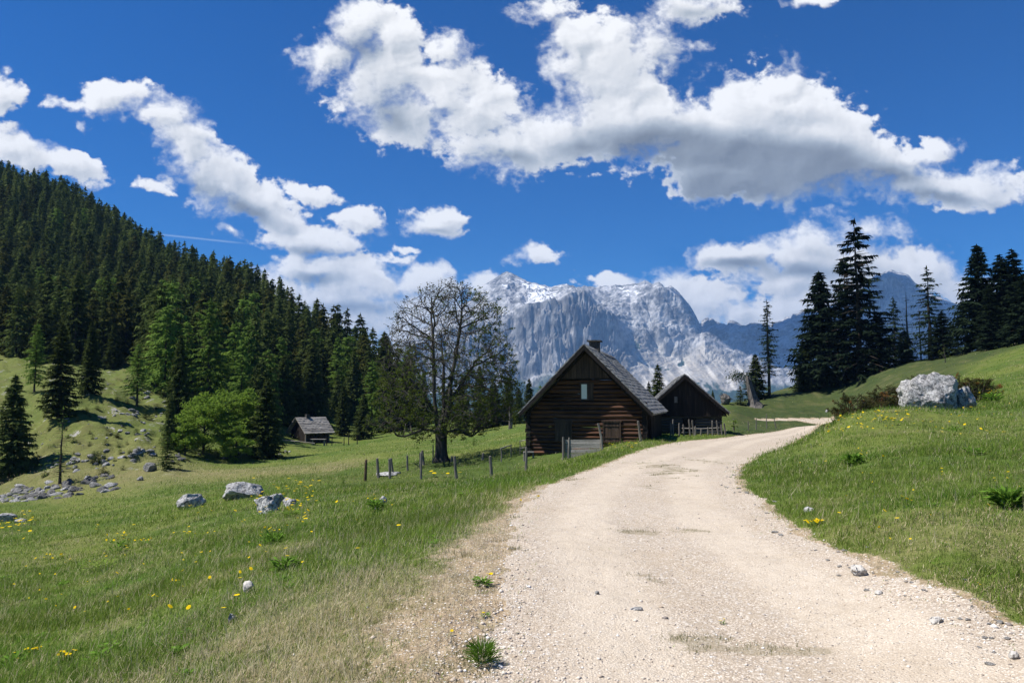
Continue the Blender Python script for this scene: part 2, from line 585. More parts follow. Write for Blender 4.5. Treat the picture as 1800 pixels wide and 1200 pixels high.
def ground_h(x, y):
    x = np.atleast_1d(np.asarray(x, float))
    y = np.atleast_1d(np.asarray(y, float))
    z = base_h(x, y)
    r = np.hypot(x, y)
    sd = road_sd(x, y)
    off = smooth(-0.1, 1.2, sd)
    far = smooth(10, 60, r)
    b = 0.035 * fbm(x / 0.55, y / 0.55, octv=3, seed=3) + (0.05 + 0.13 * far) * fbm(x / 3.2, y / 3.2, octv=4, seed=5)
    b = b + 0.35 * far * fbm(x / 14, y / 14, octv=3, seed=9)
    b = b + hill_w(x, y) * (1.15 * np.abs(fbm(x / 5, y / 5, octv=4, seed=12)) + 0.65 * fbm(x / 2.2, y / 2.2, octv=3, seed=14))
    z = z + b * off + smooth(0.0, 0.5, sd) * 0.03
    # gentle wheel tracks and stones in the road
    z = z + (1 - off) * (0.016 * fbm(x / 0.5, y / 0.5, octv=4, seed=21) + 0.02 * fbm(x / 2.0, y / 2.0, octv=2, seed=22))
    return z


def gz(x, y):
    return float(ground_h(np.array([x]), np.array([y]))[0])


def G(px, D, dz=0.0):
    """point on the ground seen at column px at distance D"""
    x = (px - 900) / FPX * D
    return Vector((x, D, gz(x, D) + dz))


def GY(px, py, lo=3.0, hi=420.0):
    """first ground point that the ray through (px, py) meets"""
    a, b = pdir(px, py)
    D = np.exp(np.linspace(math.log(lo), math.log(hi), 700))
    h = ground_h(a * D, D)
    ray = EYE + b * D
    idx = np.nonzero(ray <= h)[0]
    k = idx[0] if len(idx) else len(D) - 1
    d = float(D[k])
    return Vector((a * d, d, float(h[k])))


# verge (bare earth beside the road) and dry grass masks
def verge(x, y):
    sd = road_sd(x, y)
    left = x < (0.0 + 0.05 * y)
    wid = np.where(left, 0.15 + 0.80 * (1 - smooth(7.5, 10.5, y)) + 0.3 * (1 - smooth(12, 30, y)), 0.22)
    n = fbm(x / 0.6, y / 0.6, octv=4, seed=31)
    return np.clip(1 - smooth(-0.1, 1.0, sd / wid + 0.55 * n), 0, 1)


def dry(x, y):
    """dead straw grass"""
    n = fbm(x / 1.3, y / 1.3, octv=4, seed=41) * 0.5 + 0.5
    sd = road_sd(x, y)
    left = (x < 0.5) & (sd > 0)
    near = np.where(left, (1 - smooth(1.2, 2.7, sd + .7 * fbm(x / .7, y / .7, octv=3, seed=43))) * (1 - smooth(5.6, 8.2, y)) + .5 * (1 - smooth(.2, .8, sd)), 0.0)
    band = np.exp(-((y - 56 + x * 0.25) / 7.0) ** 2) * (x < -12)
    far = smooth(8, 20, y)
    return np.clip(near * 0.95 + band * 0.75 + smooth(0.52, 0.8, n) * (0.5 - 0.2 * far), 0, 1)


def weeds(x, y):
    """green patches in the middle of the road"""
    sd = road_sd(x, y)
    n = fbm(x / 0.45, y / 0.3, octv=4, seed=51) * 0.5 + 0.5
    w = np.zeros_like(sd)
    for (px, D, rx, ry, s) in ((1160, 21, .75, 3.6, 1), (1175, 17.5, .7, 1.3, .9), (1195, 9.6, .33, .3, 1), (1130, 9.3, .3, .22, 1), (1085, 10.1, .25, .16, .9),
                               (1300, 4.9, .62, .22, .9), (1220, 5.2, .4, .2, .8), (1120, 7.0, .3, .5, .5), (1240, 24, .7, 4, .7), (1000, 17, .6, .8, .8), (985, 16.5, .8, .5, .9), (1150, 14, .4, 1.3, .55), (1300, 4.6, .3, .12, .7)):
        cx = (px - 900) / FPX * D
        q = ((x - cx) / rx) ** 2 + ((y - D) / ry) ** 2
        w = np.maximum(w, np.exp(-q) * s)
    return np.clip(smooth(0.45, 0.8, w * 0.80 + (n - 0.5) * 1.7), 0, 1) * (sd < 0)


def darker_turf(x, y):
    """darker grass colour on the far right hillside and, patchy, in the meadow by the posts"""
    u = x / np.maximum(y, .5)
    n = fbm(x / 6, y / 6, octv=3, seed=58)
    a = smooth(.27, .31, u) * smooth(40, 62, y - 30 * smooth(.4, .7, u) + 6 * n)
    b = .55 * np.exp(-(((x + 4.5) / 8.0) ** 4)) * np.exp(-(((y - 46) / 9.0) ** 4)) * smooth(-.5, .3, n)  # meadow patch: partly the maple's shade put into the grass colour
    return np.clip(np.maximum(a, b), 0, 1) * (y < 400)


def track_w(x, y):
    """two packed wheel tracks"""
    px = np.stack([np.array([p[0] for p in ROAD_L[2:17]], float)])
    lD = np.array([p[1] for p in ROAD_L[2:17]])
    xl = (np.interp(y, lD, np.array([p[0] for p in ROAD_L[2:17]])) - 900) / FPX * y
    rD = np.array([p[1] for p in ROAD_R[1:18]])
    xr = (np.interp(y, rD, np.array([p[0] for p in ROAD_R[1:18]])) - 900) / FPX * y
    c = (xl + xr) / 2 + 0.12 * fbm(x / 3, y / 3, octv=2, seed=55)
    d = np.minimum(np.abs(x - (c - 0.82)), np.abs(x - (c + 0.82)))
    return (1 - smooth(0.22, 0.55, d)) * (y < 90)


# fan-shaped sheet: fine in front of the camera, out to the horizon all round
ang = np.concatenate([np.linspace(-math.pi, -0.85, 50, endpoint=False), np.linspace(-0.85, 0.85, 760), np.linspace(0.85, math.pi, 51)[1:]])
rad = np.concatenate([[0.05, 0.5, 1.0, 1.6, 2.2, 2.8], np.exp(np.linspace(math.log(3.3), math.log(140), 560)), np.exp(np.linspace(math.log(140), math.log(3200), 130))[1:], [5000, 9000, 16000]])
TH, RR = np.meshgrid(ang, rad)
GX = RR * np.sin(TH)
GYY = RR * np.cos(TH)
GZ = ground_h(GX, GYY)
GZ = np.where(RR > 3300, -330.0, GZ)
nr, na = TH.shape
idx = np.arange(nr * na).reshape(nr, na)
F = np.stack([idx[:-1, :-1], idx[:-1, 1:], idx[1:, 1:], idx[1:, :-1]], -1).reshape(-1, 4)
V = np.stack([GX, GYY, GZ], -1).reshape(-1, 3)
SD = road_sd(V[:, 0], V[:, 1])
edge = SD + 0.16 * fbm(V[:, 0] / 0.35, V[:, 1] / 0.35, octv=4, seed=61) + 0.1 * fbm(V[:, 0] / 1.3, V[:, 1] / 1.3, octv=2, seed=62)
onroad = edge < 0
fr = onroad[F].all(axis=1)
at_ = {"verge": verge(V[:, 0], V[:, 1]), "dry": dry(V[:, 0], V[:, 1]), "weeds": weeds(V[:, 0], V[:, 1]), "track": track_w(V[:, 0], V[:, 1]), "darker_turf": darker_turf(V[:, 0], V[:, 1]), "rough": hill_w(V[:, 0], V[:, 1])}


def sub(F_, name, m, label):
    used = np.unique(F_)
    remap = np.full(len(V), -1)
    remap[used] = np.arange(len(used))
    me = np_mesh(name, V[used], remap[F_][:, ::-1], attrs={k: v[used] for k, v in at_.items()}, smooth_shade=True)
    o = link(name, me, m)
    tag(o, label, kind='structure')
    return o


m_ground, t = mat("meadow_ground")
geo = t.new("ShaderNodeNewGeometry").outputs['Position']
a_v = t.new("ShaderNodeAttribute", attribute_name="verge").outputs['Fac']
a_d = t.new("ShaderNodeAttribute", attribute_name="dry").outputs['Fac']
a_r = t.new("ShaderNodeAttribute", attribute_name="rough").outputs['Fac']
a_s = t.new("ShaderNodeAttribute", attribute_name="darker_turf").outputs['Fac']
n_big = t.noise(0.12, 4, 0.6, geo)
n_mid = t.noise(1.1, 5, 0.65, geo)
n_fin = t.noise(9.0, 6, 0.7, geo)
n_vf = t.noise(60.0, 3, 0.7, geo)
green = t.ramp(n_mid, [(0.3, (0.080, 0.130, 0.022)), (0.55, (0.120, 0.178, 0.034)), (0.75, (0.175, 0.215, 0.055))])
green = t.mix(t.mrange(n_fin, 0.35, 0.7), t.mix(0.6, green, (0.025, 0.042, 0.009)), green)
green = t.mix(t.mrange(n_big, 0.42, 0.62), green, t.mix(0.6, green, (0.17, 0.19, 0.045)))
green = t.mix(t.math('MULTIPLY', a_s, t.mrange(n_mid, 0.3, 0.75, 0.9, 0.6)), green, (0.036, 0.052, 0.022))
straw = t.mix(n_fin, (0.15, 0.12, 0.055), (0.32, 0.27, 0.14))
g1 = t.mix(t.math('MULTIPLY', a_d, t.mrange(n_fin, 0.3, 0.6, 0.35, 0.9)), green, straw)
peb = t.new("ShaderNodeTexVoronoi", {'Vector': geo, 'Scale': 38.0})
earth = t.mix(t.mrange(n_fin, 0.3, 0.7), (0.36, 0.265, 0.16), (0.56, 0.46, 0.32))
earth = t.mix(t.mrange(n_vf, 0.3, 0.75), t.mix(0.55, earth, (0.16, 0.11, 0.07)), earth)
earth = t.mix(t.mrange(t.noise(3.0, 6, 0.75, geo), 0.48, 0.60), earth, t.mix(n_vf, (0.20, 0.155, 0.09), (0.40, 0.33, 0.21)))
vf = t.math('MULTIPLY_ADD', t.math('SUBTRACT', n_fin, 0.5), 1.2, a_v)
pbs = t.new("ShaderNodeSeparateColor", {0: peb.outputs['Color']})
earth = t.mix(t.math('MULTIPLY', t.mrange(pbs.outputs[0], 0.62, 0.66), t.mrange(peb.outputs['Distance'], 0.3, 0.42, 1, 0)), earth, t.mix(pbs.outputs[1], (0.50, 0.44, 0.36), (0.78, 0.74, 0.68)))
g2 = t.mix(t.mrange(vf, 0.3, 0.6, 0, 1, True), g1, earth)
rockc = t.mix(n_vf, (0.22, 0.21, 0.19), (0.42, 0.41, 0.38))
rk = t.math('MULTIPLY', a_r, t.mrange(t.noise(0.55, 6, 0.72, geo), 0.60, 0.66))
g2 = t.mix(t.math('MULTIPLY', a_r, t.mrange(t.noise(0.35, 7, 0.75, geo), 0.50, 0.60, 0, 0.75)), g2, t.mix(n_fin, (0.05, 0.058, 0.02), (0.15, 0.12, 0.06)))
g3 = t.mix(rk, t.mix(t.math('MULTIPLY', a_r, 0.45), g2, (0.15, 0.165, 0.05)), rockc)
bmp = t.new("ShaderNodeBump", {'Strength': 0.55, 'Distance': 0.06, 'Height': t.math('MULTIPLY_ADD', n_fin, 1.0, n_mid)})
bmp2 = t.new("ShaderNodeBump", {'Strength': 0.6, 'Distance': 0.6, 'Height': t.noise(0.8, 7, 0.7, geo), 'Normal': bmp.outputs[0]})
pr = t.new("ShaderNodeBsdfPrincipled", {'Base Color': g3, 'Roughness': 0.95, 'Specular IOR Level': 0.1, 'Normal': bmp2.outputs[0]})
finish(t, pr.outputs[0])

m_road, t = mat("gravel_road")
geo = t.new("ShaderNodeNewGeometry").outputs['Position']
a_w = t.new("ShaderNodeAttribute", attribute_name="weeds").outputs['Fac']
a_t = t.new("ShaderNodeAttribute", attribute_name="track").outputs['Fac']
v1 = t.new("ShaderNodeTexVoronoi", {'Vector': geo, 'Scale': 62.0, 'Randomness': 1.0})
v2 = t.new("ShaderNodeTexVoronoi", {'Vector': geo, 'Scale': 23.0, 'Randomness': 1.0})
v3 = t.new("ShaderNodeTexVoronoi", {'Vector': geo, 'Scale': 140.0, 'Randomness': 1.0})
nb = t.noise(0.5, 5, 0.6, geo)
nf = t.noise(5.0, 6, 0.7, geo)
sep = t.new("ShaderNodeSeparateColor", {0: v1.outputs['Color']})
sep2 = t.new("ShaderNodeSeparateColor", {0: v2.outputs['Color']})
base = t.mix(t.mrange(nb, 0.35, 0.65), (0.54, 0.455, 0.355), (0.62, 0.55, 0.465))
base = t.mix(t.mrange(nf, 0.35, 0.7), t.mix(0.5, base, (0.46, 0.36, 0.245)), base)
st1 = t.ramp(sep.outputs[0], [(0.0, (0.22, 0.175, 0.13)), (0.10, (0.42, 0.34, 0.25)), (0.45, (0.57, 0.48, 0.37)), (0.8, (0.70, 0.63, 0.53)), (1.0, (0.85, 0.81, 0.75))])
stm = t.mrange(v1.outputs['Distance'], 0.35, 0.6, 1, 0)
c1 = t.mix(t.math('MULTIPLY', stm, 0.8), base, st1)
big = t.math('MULTIPLY', t.mrange(sep2.outputs[1], 0.80, 0.84), t.mrange(v2.outputs['Distance'], 0.25, 0.35, 1, 0))
st2 = t.ramp(sep2.outputs[0], [(0.0, (0.34, 0.31, 0.29)), (0.4, (0.62, 0.56, 0.48)), (1.0, (0.80, 0.78, 0.75))])
c2 = t.mix(big, c1, st2)
c3 = t.mix(t.mrange(v1.outputs['Distance'], 0.42, 0.66), c2, t.mix(0.55, c2, (0.20, 0.15, 0.11)))
c3 = t.mix(t.math('MULTIPLY', a_t, t.mrange(nf, 0.25, 0.7, 0.25, 0.75)), c3, (0.58, 0.50, 0.395))
loose = t.mix(t.mrange(v2.outputs['Distance'], 0.1, 0.5), (0.80, 0.75, 0.67), (0.40, 0.33, 0.25))
c3 = t.mix(t.math('MULTIPLY', t.math('SUBTRACT', 1.0, a_t), t.mrange(t.noise(1.6, 5, 0.7, geo), 0.46, 0.60, 0, 0.75)), c3, loose)
c3 = t.mix(t.mrange(t.noise(0.7, 7, 0.75, geo), 0.50, 0.66, 0, 0.45), c3, (0.40, 0.325, 0.235))
wn_ = t.noise(28.0, 4, 0.7, geo)
wm = t.mrange(t.math('MULTIPLY_ADD', t.math('SUBTRACT', wn_, 0.5), 1.6, a_w), 0.45, 0.75)
tracks = t.mix(t.math('MULTIPLY', wm, 0.5), c3, (0.24, 0.20, 0.12))
hh = t.math('ADD', t.math('MULTIPLY', t.mrange(v1.outputs['Distance'], 0.0, 0.6, 1, 0), 0.5), t.math('MULTIPLY', big, 0.8))
hh = t.math('ADD', hh, t.math('MULTIPLY', v3.outputs['Distance'], -0.25))
bmp = t.new("ShaderNodeBump", {'Strength': 0.8, 'Distance': 0.012, 'Height': hh})
bmp2 = t.new("ShaderNodeBump", {'Strength': 0.5, 'Distance': 0.05, 'Height': nf, 'Normal': bmp.outputs[0]})
pr = t.new("ShaderNodeBsdfPrincipled", {'Base Color': tracks, 'Roughness': 0.9, 'Specular IOR Level': 0.2, 'Normal': bmp2.outputs[0]})
finish(t, pr.outputs[0])

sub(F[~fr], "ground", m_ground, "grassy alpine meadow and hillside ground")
sub(F[fr], "road", m_road, "pale gravel farm track winding past the log cabin")
# ---------------------------------------------------------------- limestone mountains beyond the valley
SKYL = [(560, 690), (620, 650), (660, 622), (690, 606), (720, 588), (760, 566), (800, 545), (828, 525), (845, 503), (870, 487), (883, 478), (890, 476), (905, 480),
        (925, 492), (945, 497), (970, 503), (985, 499), (1000, 500), (1015, 505), (1030, 503), (1050, 503), (1075, 500), (1100, 499), (1125, 497), (1136, 492),
        (1150, 497), (1160, 493), (1167, 499), (1171, 507), (1176, 503), (1182, 501), (1188, 506), (1200, 518), (1215, 535), (1226, 556), (1232, 570),
        (1237, 561), (1246, 558), (1249, 562), (1254, 559), (1264, 566), (1280, 573), (1282, 564), (1289, 561), (1300, 567), (1313, 573), (1320, 567), (1340, 567),
        (1358, 575), (1362, 565), (1372, 564), (1380, 562), (1388, 556), (1392, 558), (1397, 551), (1404, 553), (1414, 542), (1425, 541), (1440, 545), (1480, 532), (1520, 508),
        (1545, 482), (1560, 477), (1575, 473), (1590, 476), (1605, 483), (1618, 498), (1640, 515), (1680, 530), (1740, 545), (1800, 540), (1900, 560), (2100, 600)]
YA = [(560, 705), (700, 697), (800, 685), (900, 668), (960, 655), (1020, 655), (1080, 672), (1100, 668), (1140, 670), (1200, 664), (1260, 662), (1320, 668), (1350, 672), (1420, 672), (2100, 690)]
YB = [(560, 692), (690, 628), (760, 590), (800, 575), (850, 562), (880, 560), (905, 553), (912, 540), (920, 533), (960, 531), (985, 520), (1005, 511), (1028, 506), (1035, 514), (1048, 534), (1066, 545), (1080, 552),
      (1092, 575), (1106, 605), (1120, 632), (1140, 645), (1170, 650), (1215, 646), (1250, 640), (1300, 648), (1340, 655), (1400, 655), (2100, 690)]
YC = [(1035, 516), (1048, 533), (1060, 542), (1080, 550), (1100, 572), (1112, 592), (1130, 606), (1160, 616), (1200, 632), (1225, 614), (1240, 600), (1262, 614), (1300, 636), (1340, 642), (1420, 642), (1500, 650), (2100, 680)]
YD = [(1035, 514), (1060, 532), (1085, 531), (1110, 533), (1125, 521), (1145, 510), (1160, 503), (1180, 510), (1200, 524), (1215, 542), (1232, 576), (1250, 570), (1300, 576), (1360, 582), (1400, 564), (1450, 556),
      (1520, 522), (1560, 488), (1600, 493), (1640, 528), (1900, 575), (2100, 620)]


def pl(pts, x):
    a = np.array(pts, float)
    return np.interp(x, a[:, 0], a[:, 1])


mpx = np.linspace(500, 1960, 1500)
mD = np.concatenate([np.linspace(3000, 4500, 100, endpoint=False), np.linspace(4500, 6250, 420, endpoint=False), np.linspace(6250, 6600, 50, endpoint=False), np.linspace(6600, 9500, 24)])
PX, DD = np.meshgrid(mpx, mD)
XX = (PX - 900) / FPX * DD
XL = (PX - 900) / FPX * 5500.0


def z_of(py, D):
    return (707 - py) / FPX * D * 1.003


jag = 2.2 * fbm(mpx / 9, mpx * 0, octv=4, seed=68)
ys = pl(SKYL, PX) + jag[None]
lfw = 1 - smooth(1015, 1052, PX)
lf = (PX < 1035)
yb_ = pl(YB, PX)
ya = np.maximum(pl(YA, PX), yb_ + 6)
yc = (yb_ + (ys - yb_) * .30) * lfw + pl(YC, PX) * (1 - lfw)
yd = (yb_ + (ys - yb_) * .62) * lfw + pl(YD, PX) * (1 - lfw)
nodes = [(3200, np.full_like(ys, -330.0)), (4250, z_of(702 + 0 * ys, 4250.)), (4850, z_of(ya, 4850.)), (5230, z_of(yb_, 5230.)), (5480, z_of(yc, 5480.)), (5900, z_of(yd, 5900.)), (6500, z_of(ys, 6500.))]


def prof(D_):
    out = np.where(D_ < 3200, -330.0, 0.0)
    for (a, za), (b, zb2) in zip(nodes[:-1], nodes[1:]):
        q = np.clip((D_ - a) / (b - a), 0, 1)
        out = np.where((D_ >= a) & (D_ <= b), za + (zb2 - za) * q, out)
    return np.where(D_ > 6500, nodes[-1][1] - (D_ - 6500) * .55, out)


Z0m = prof(DD)
fad = smooth(3900, 4750, DD) * (1 - smooth(5900, 6440, DD))
# facets and gullies measured on the face itself (across, height)
fa = fbm(XL / 420, Z0m / 520, octv=3, seed=71)
fb = fbm((XL + Z0m * .6) / 230, (Z0m - XL * .3) / 240, octv=5, seed=75, ridged=True)
fc = fbm((XL - Z0m * .5) / 110, (Z0m + XL * .2) / 120, octv=5, seed=78, ridged=True, gain=.55)
fd = fbm(XL / 34, Z0m / 34, octv=4, seed=80)
scz = smooth(1075, 1130, PX) * (1 - smooth(1318, 1350, PX)) * smooth(4400, 4600, DD) * (1 - smooth(5350, 5600, DD))
m2z = smooth(1060, 1110, PX) * smooth(5400, 5600, DD)
D2 = DD - fad * (170 * fa * (1 - .5 * m2z) + 125 * fb * (1 - .6 * scz) * (1 - .45 * m2z) + 75 * fc * (1 - .8 * scz) * (1 - .7 * m2z) + 32 * fd * (1 - .75 * scz) * (1 - .5 * m2z))
Z = prof(D2)
# ledges: gently tilted strata
st = (Z - XL * .12 + 40 * fbm(XL / 300, Z / 300, octv=3, seed=82)) / 46.0
fr_ = st - np.floor(st)
wallz = smooth(4850, 5050, D2) * (1 - smooth(6000, 6400, DD))
Z = Z + wallz * 9 * (smooth(.25, .75, fr_) - fr_)
plat = (smooth(5230, 5300, D2) * lfw + smooth(5850, 5930, D2) * (1 - lfw)) * (1 - smooth(6380, 6495, DD))
Z = Z + plat * (30 * fbm(XL / 130, DD / 150, octv=5, seed=86, ridged=True) - 8)
low = 1 - smooth(4500, 4950, D2)
Z = Z + low * 26 * fbm(XL / 170, DD / 420, octv=5, seed=88, ridged=True) * smooth(3300, 3900, DD)
nr, na = PX.shape
Vm = np.stack([XX, DD, Z], -1).reshape(-1, 3)
ii = np.arange(nr * na).reshape(nr, na)
Fm = np.stack([ii[:-1, :-1], ii[:-1, 1:], ii[1:, 1:], ii[1:, :-1]], -1).reshape(-1, 4)
# surface kinds: rock, snow, scree, dwarf pine
gy, gx = np.gradient(Z)
dD = np.gradient(mD)[:, None]
dX = (mpx[1] - mpx[0]) / FPX * DD
slope = np.hypot(gy / dD, gx / dX)
ns = fbm(XL / 110, DD / 70, octv=5, seed=91)
ns2 = fbm(XL / 30, DD / 26, octv=4, seed=93)
snow = plat * smooth(0.0, 0.10, ns * .75 + ns2 * .6 - .50 + .64 * np.exp(-((PX - 950) / 42) ** 2) + .20 * np.exp(-((PX - 1105) / 34) ** 2) - .30 * smooth(.8, 1.6, slope) - .5 * smooth(1150, 1175, PX) - .5 * (PX < 850))
snow = np.clip(snow, 0, 1)
g1_ = smooth(.42, .62, fc) * smooth(4450, 4700, D2) * (1 - smooth(5000, 5300, D2))
zonex = smooth(1085, 1125, PX) * (1 - smooth(1318, 1350, PX))
body = zonex * smooth(4330, 4480, D2) * (1 - smooth(5450, 5560, D2))
sn_ = fbm(XL / 60 + Z / 90, Z / 80, octv=5, seed=97)
sn3 = fbm((XL + Z * .7) / 48, Z / 260, octv=5, seed=98)
scree = np.clip(body * (.72 + .7 * sn_ + .5 * sn3) + .4 * g1_, 0, 1)
bright = np.clip(body * smooth(.05, .5, sn3 + .3 * sn_), 0, 1)
vegn = fbm(XL / 110, Z / 110, octv=5, seed=99)
veg = (1 - smooth(4500, 4900, D2 + 330 * vegn)) * (1 - .96 * smooth(.35, .62, scree))
veg = np.maximum(veg, body * smooth(.42, .55, fbm(XL / 90, Z / 70, octv=4, seed=105)))
cA = smooth(-.22, .22, fbm(XL / 95, Z / 70, octv=6, seed=101, gain=.6))
cB = smooth(-.25, .25, fbm((XL + Z * .8) / 38, (Z - XL * .5) / 60, octv=5, seed=111, gain=.6))
cC = smooth(.35, .8, fbm((XL - Z * .9) / 120, (Z + XL * .3) / 300, octv=4, seed=113, ridged=True))
rock = .13 + .13 * cA + .12 * cB + .16 * cC + .12 * smooth(.30, .75, fbm((XL * .4 + Z) / 60, (Z - XL * .3) / 24, octv=4, seed=103, ridged=True)) - .12 * smooth(.0, .35, fbm((XL - Z * .5) / 45, Z / 60, octv=5, seed=107)) - .10 * smooth(0, .3, fbm(XL / 12, Z / 14, octv=3, seed=109))
rock = rock * (1 - .30 * smooth(4700, 5000, D2) * (1 - smooth(5230, 5300, D2)) * (1 - smooth(1060, 1140, PX)))  # left wall's shade darkened into its rock colour
rock = np.clip(rock, .05, .42) + .06 * plat + .03 * (PX > 1050) * (PX < 1235)
cr = np.stack([rock * 1.0, rock * 1.0, rock * 1.0], -1)
sc_c = np.array([.40, .37, .32]) * (.85 + .3 * sn_[..., None]) * (1 - bright[..., None]) + np.array([.62, .59, .53]) * bright[..., None]
col = cr * (1 - scree[..., None]) + sc_c * scree[..., None]
col = col * (1 - veg[..., None]) + np.array([.032, .055, .035]) * veg[..., None]
col = col * (1 - snow[..., None]) + np.array([.86, .87, .88]) * snow[..., None]
m_mtn, t = mat("limestone_mountain")
ac = t.new("ShaderNodeAttribute", attribute_name="col").outputs['Color']
geo = t.new("ShaderNodeNewGeometry").outputs['Position']
nn = t.noise(0.03, 8, 0.72, geo)
cc = t.mix(1.0, ac, t.ramp(nn, [(0.3, 0.72), (0.5, 1.0), (0.7, 1.25)]), 'MULTIPLY')
bp = t.new("ShaderNodeBump", {'Strength': 0.8, 'Distance': 16.0, 'Height': t.noise(0.025, 9, 0.7, geo)})
pr = t.new("ShaderNodeBsdfPrincipled", {'Base Color': cc, 'Roughness': 0.95, 'Specular IOR Level': 0.05, 'Normal': bp.outputs[0]})
finish(t, pr.outputs[0])
mo = link("mountains", np_mesh("mountains", Vm, Fm, cols=col.reshape(-1, 3), smooth_shade=False), m_mtn)
tag(mo, "pale limestone mountain range with snow patches beyond the valley", kind='structure')

# ---------------------------------------------------------------- added clouds above the range, high out of the picture, to shade its walls
m_cl, t = mat("shade_cloud_white")
pr = t.new("ShaderNodeBsdfDiffuse", {'Color': (.9, .9, .92, 1)})
finish(t, pr.outputs[0])


def add_shade_cloud(cx, cy, cz, rx, ry, rz_, seed, yaw=0.0):
    import bmesh
    bm = bmesh.new()
    bmesh.ops.create_icosphere(bm, subdivisions=5, radius=1.0)
    Vv = np.array([v.co[:] for v in bm.verts])
    Ff = np.array([[v.index for v in f.verts] for f in bm.faces])
    bm.free()
    n = fbm(Vv[:, 0] * 2 + seed, Vv[:, 1] * 2, Vv[:, 2] * 2, octv=5, seed=seed)
    n2 = 1 - 2 * np.abs(fbm(Vv[:, 0] * 4, Vv[:, 1] * 4 + seed, Vv[:, 2] * 4, octv=3, seed=seed + 9))
    Vv = Vv * (1 + .30 * n + .08 * n2)[:, None]
    Vv[:, 2] = np.where(Vv[:, 2] < 0, Vv[:, 2] * .35, Vv[:, 2])
    Vv *= np.array([rx, ry, rz_])
    o = link("shade_cloud", np_mesh("shade_cloud", Vv, Ff, smooth_shade=True), m_cl)
    o.location = (cx, cy, cz)
    o.rotation_euler = (0, 0, yaw)
    tag(o, "added cumulus out of view, shading the right walls of the mountain range", kind='stuff')


def over(px, py, D, zc):
    p = P(px, py, D)
    k = (zc - p.z) / SUN_DIR.z
    return p.x + SUN_DIR.x * k, p.y + SUN_DIR.y * k


cx, cy = over(1400, 610, 5900, 4500)
add_shade_cloud(cx, cy, 4500, 600, 480, 260, 5)
cx, cy = over(1600, 560, 5900, 4500)
add_shade_cloud(cx, cy, 4500, 620, 520, 260, 8)

# ---------------------------------------------------------------- the air
hb = MB()
hb.box((-7200, -60, -331.5), (14400, 0, 0), (0, 9700, 0), (0, 0, 331.5 + 1255))
m_haze = bpy.data.materials.new("air_haze")
m_haze.use_nodes = True
nt = m_haze.node_tree
nt.nodes.clear()
pv = nt.nodes.new("ShaderNodeVolumePrincipled")
pv.inputs['Color'].default_value = (0.28, 0.54, 1.0, 1)
pv.inputs['Density'].default_value = 0.000074
pv.inputs['Anisotropy'].default_value = 0.0
mo_ = nt.nodes.new("ShaderNodeOutputMaterial")
nt.links.new(pv.outputs[0], mo_.inputs['Volume'])
haze = hb.build("haze", m_haze)
tag(haze, "thin blue mountain air over the valley", kind='stuff')
# ---------------------------------------------------------------- wood, stone and roof materials
def wood_mat(name, dark, mid, light, horiz=True, scale=1.0, rough=0.85):
    """weathered timber; grain runs along local X (horiz) or Z"""
    m, t = mat(name)
    tcn = t.new("ShaderNodeTexCoord").outputs['Object']
    sc = (0.5, 6.0, 9.0) if horiz else (9.0, 6.0, 0.6)
    mp = t.new("ShaderNodeMapping", {'Vector': tcn, 'Scale': tuple(v * scale for v in sc)}).outputs[0]
    n1 = t.noise(1.6, 7, 0.68, mp, 0.4)
    n2 = t.noise(0.9, 3, 0.5, tcn)
    mp3 = t.new("ShaderNodeMapping", {'Vector': tcn, 'Scale': (0.25, 1.0, 3.7) if horiz else (4.2, 1.0, 0.3)}).outputs[0]
    n3 = t.noise(1.0, 2, 0.5, mp3)
    c = t.ramp(n1, [(0.28, dark), (0.5, mid), (0.74, light)])
    c = t.mix(t.mrange(n3, 0.38, 0.62), t.mix(0.8, c, dark), c)
    c = t.mix(t.mrange(n2, 0.4, 0.7, 0.0, 0.6), c, mid)
    bp = t.new("ShaderNodeBump", {'Strength': 0.7, 'Distance': 0.02, 'Height': n1})
    pr = t.new("ShaderNodeBsdfPrincipled", {'Base Color': c, 'Roughness': rough, 'Specular IOR Level': 0.25, 'Normal': bp.outputs[0]})
    finish(t, pr.outputs[0])
    return m


M_LOG = wood_mat("brown_logs", (0.016, 0.009, 0.007), (0.095, 0.045, 0.026), (0.38, 0.165, 0.08))
M_LOGG = wood_mat("grey_logs", (0.03, 0.028, 0.027), (0.085, 0.078, 0.072), (0.19, 0.175, 0.16))
M_BOARD = wood_mat("dark_boards", (0.020, 0.014, 0.011), (0.085, 0.055, 0.038), (0.24, 0.15, 0.10), horiz=False)
M_BARNB = wood_mat("barn_boards", (0.007, 0.006, 0.006), (0.026, 0.020, 0.017), (0.105, 0.075, 0.055), horiz=False)
M_BLACK = wood_mat("blackened_wood", (0.006, 0.005, 0.005), (0.018, 0.014, 0.012), (0.045, 0.034, 0.028), horiz=False)
M_GREYV = wood_mat("grey_posts", (0.08, 0.073, 0.063), (0.23, 0.21, 0.185), (0.42, 0.39, 0.35), horiz=False, scale=2.0)
M_GREYH = wood_mat("grey_rails", (0.12, 0.11, 0.10), (0.32, 0.30, 0.27), (0.52, 0.49, 0.45), horiz=True, scale=2.0)
M_BROWNV = wood_mat("brown_posts", (0.05, 0.03, 0.018), (0.14, 0.09, 0.055), (0.28, 0.19, 0.12), horiz=False, scale=2.0)
M_SHING = wood_mat("grey_shingles", (0.12, 0.12, 0.12), (0.27, 0.27, 0.265), (0.46, 0.455, 0.44), horiz=False, scale=2.2)
M_SHINGD = wood_mat("dark_shingles", (0.03, 0.03, 0.032), (0.07, 0.07, 0.072), (0.15, 0.15, 0.15), horiz=False, scale=2.2)


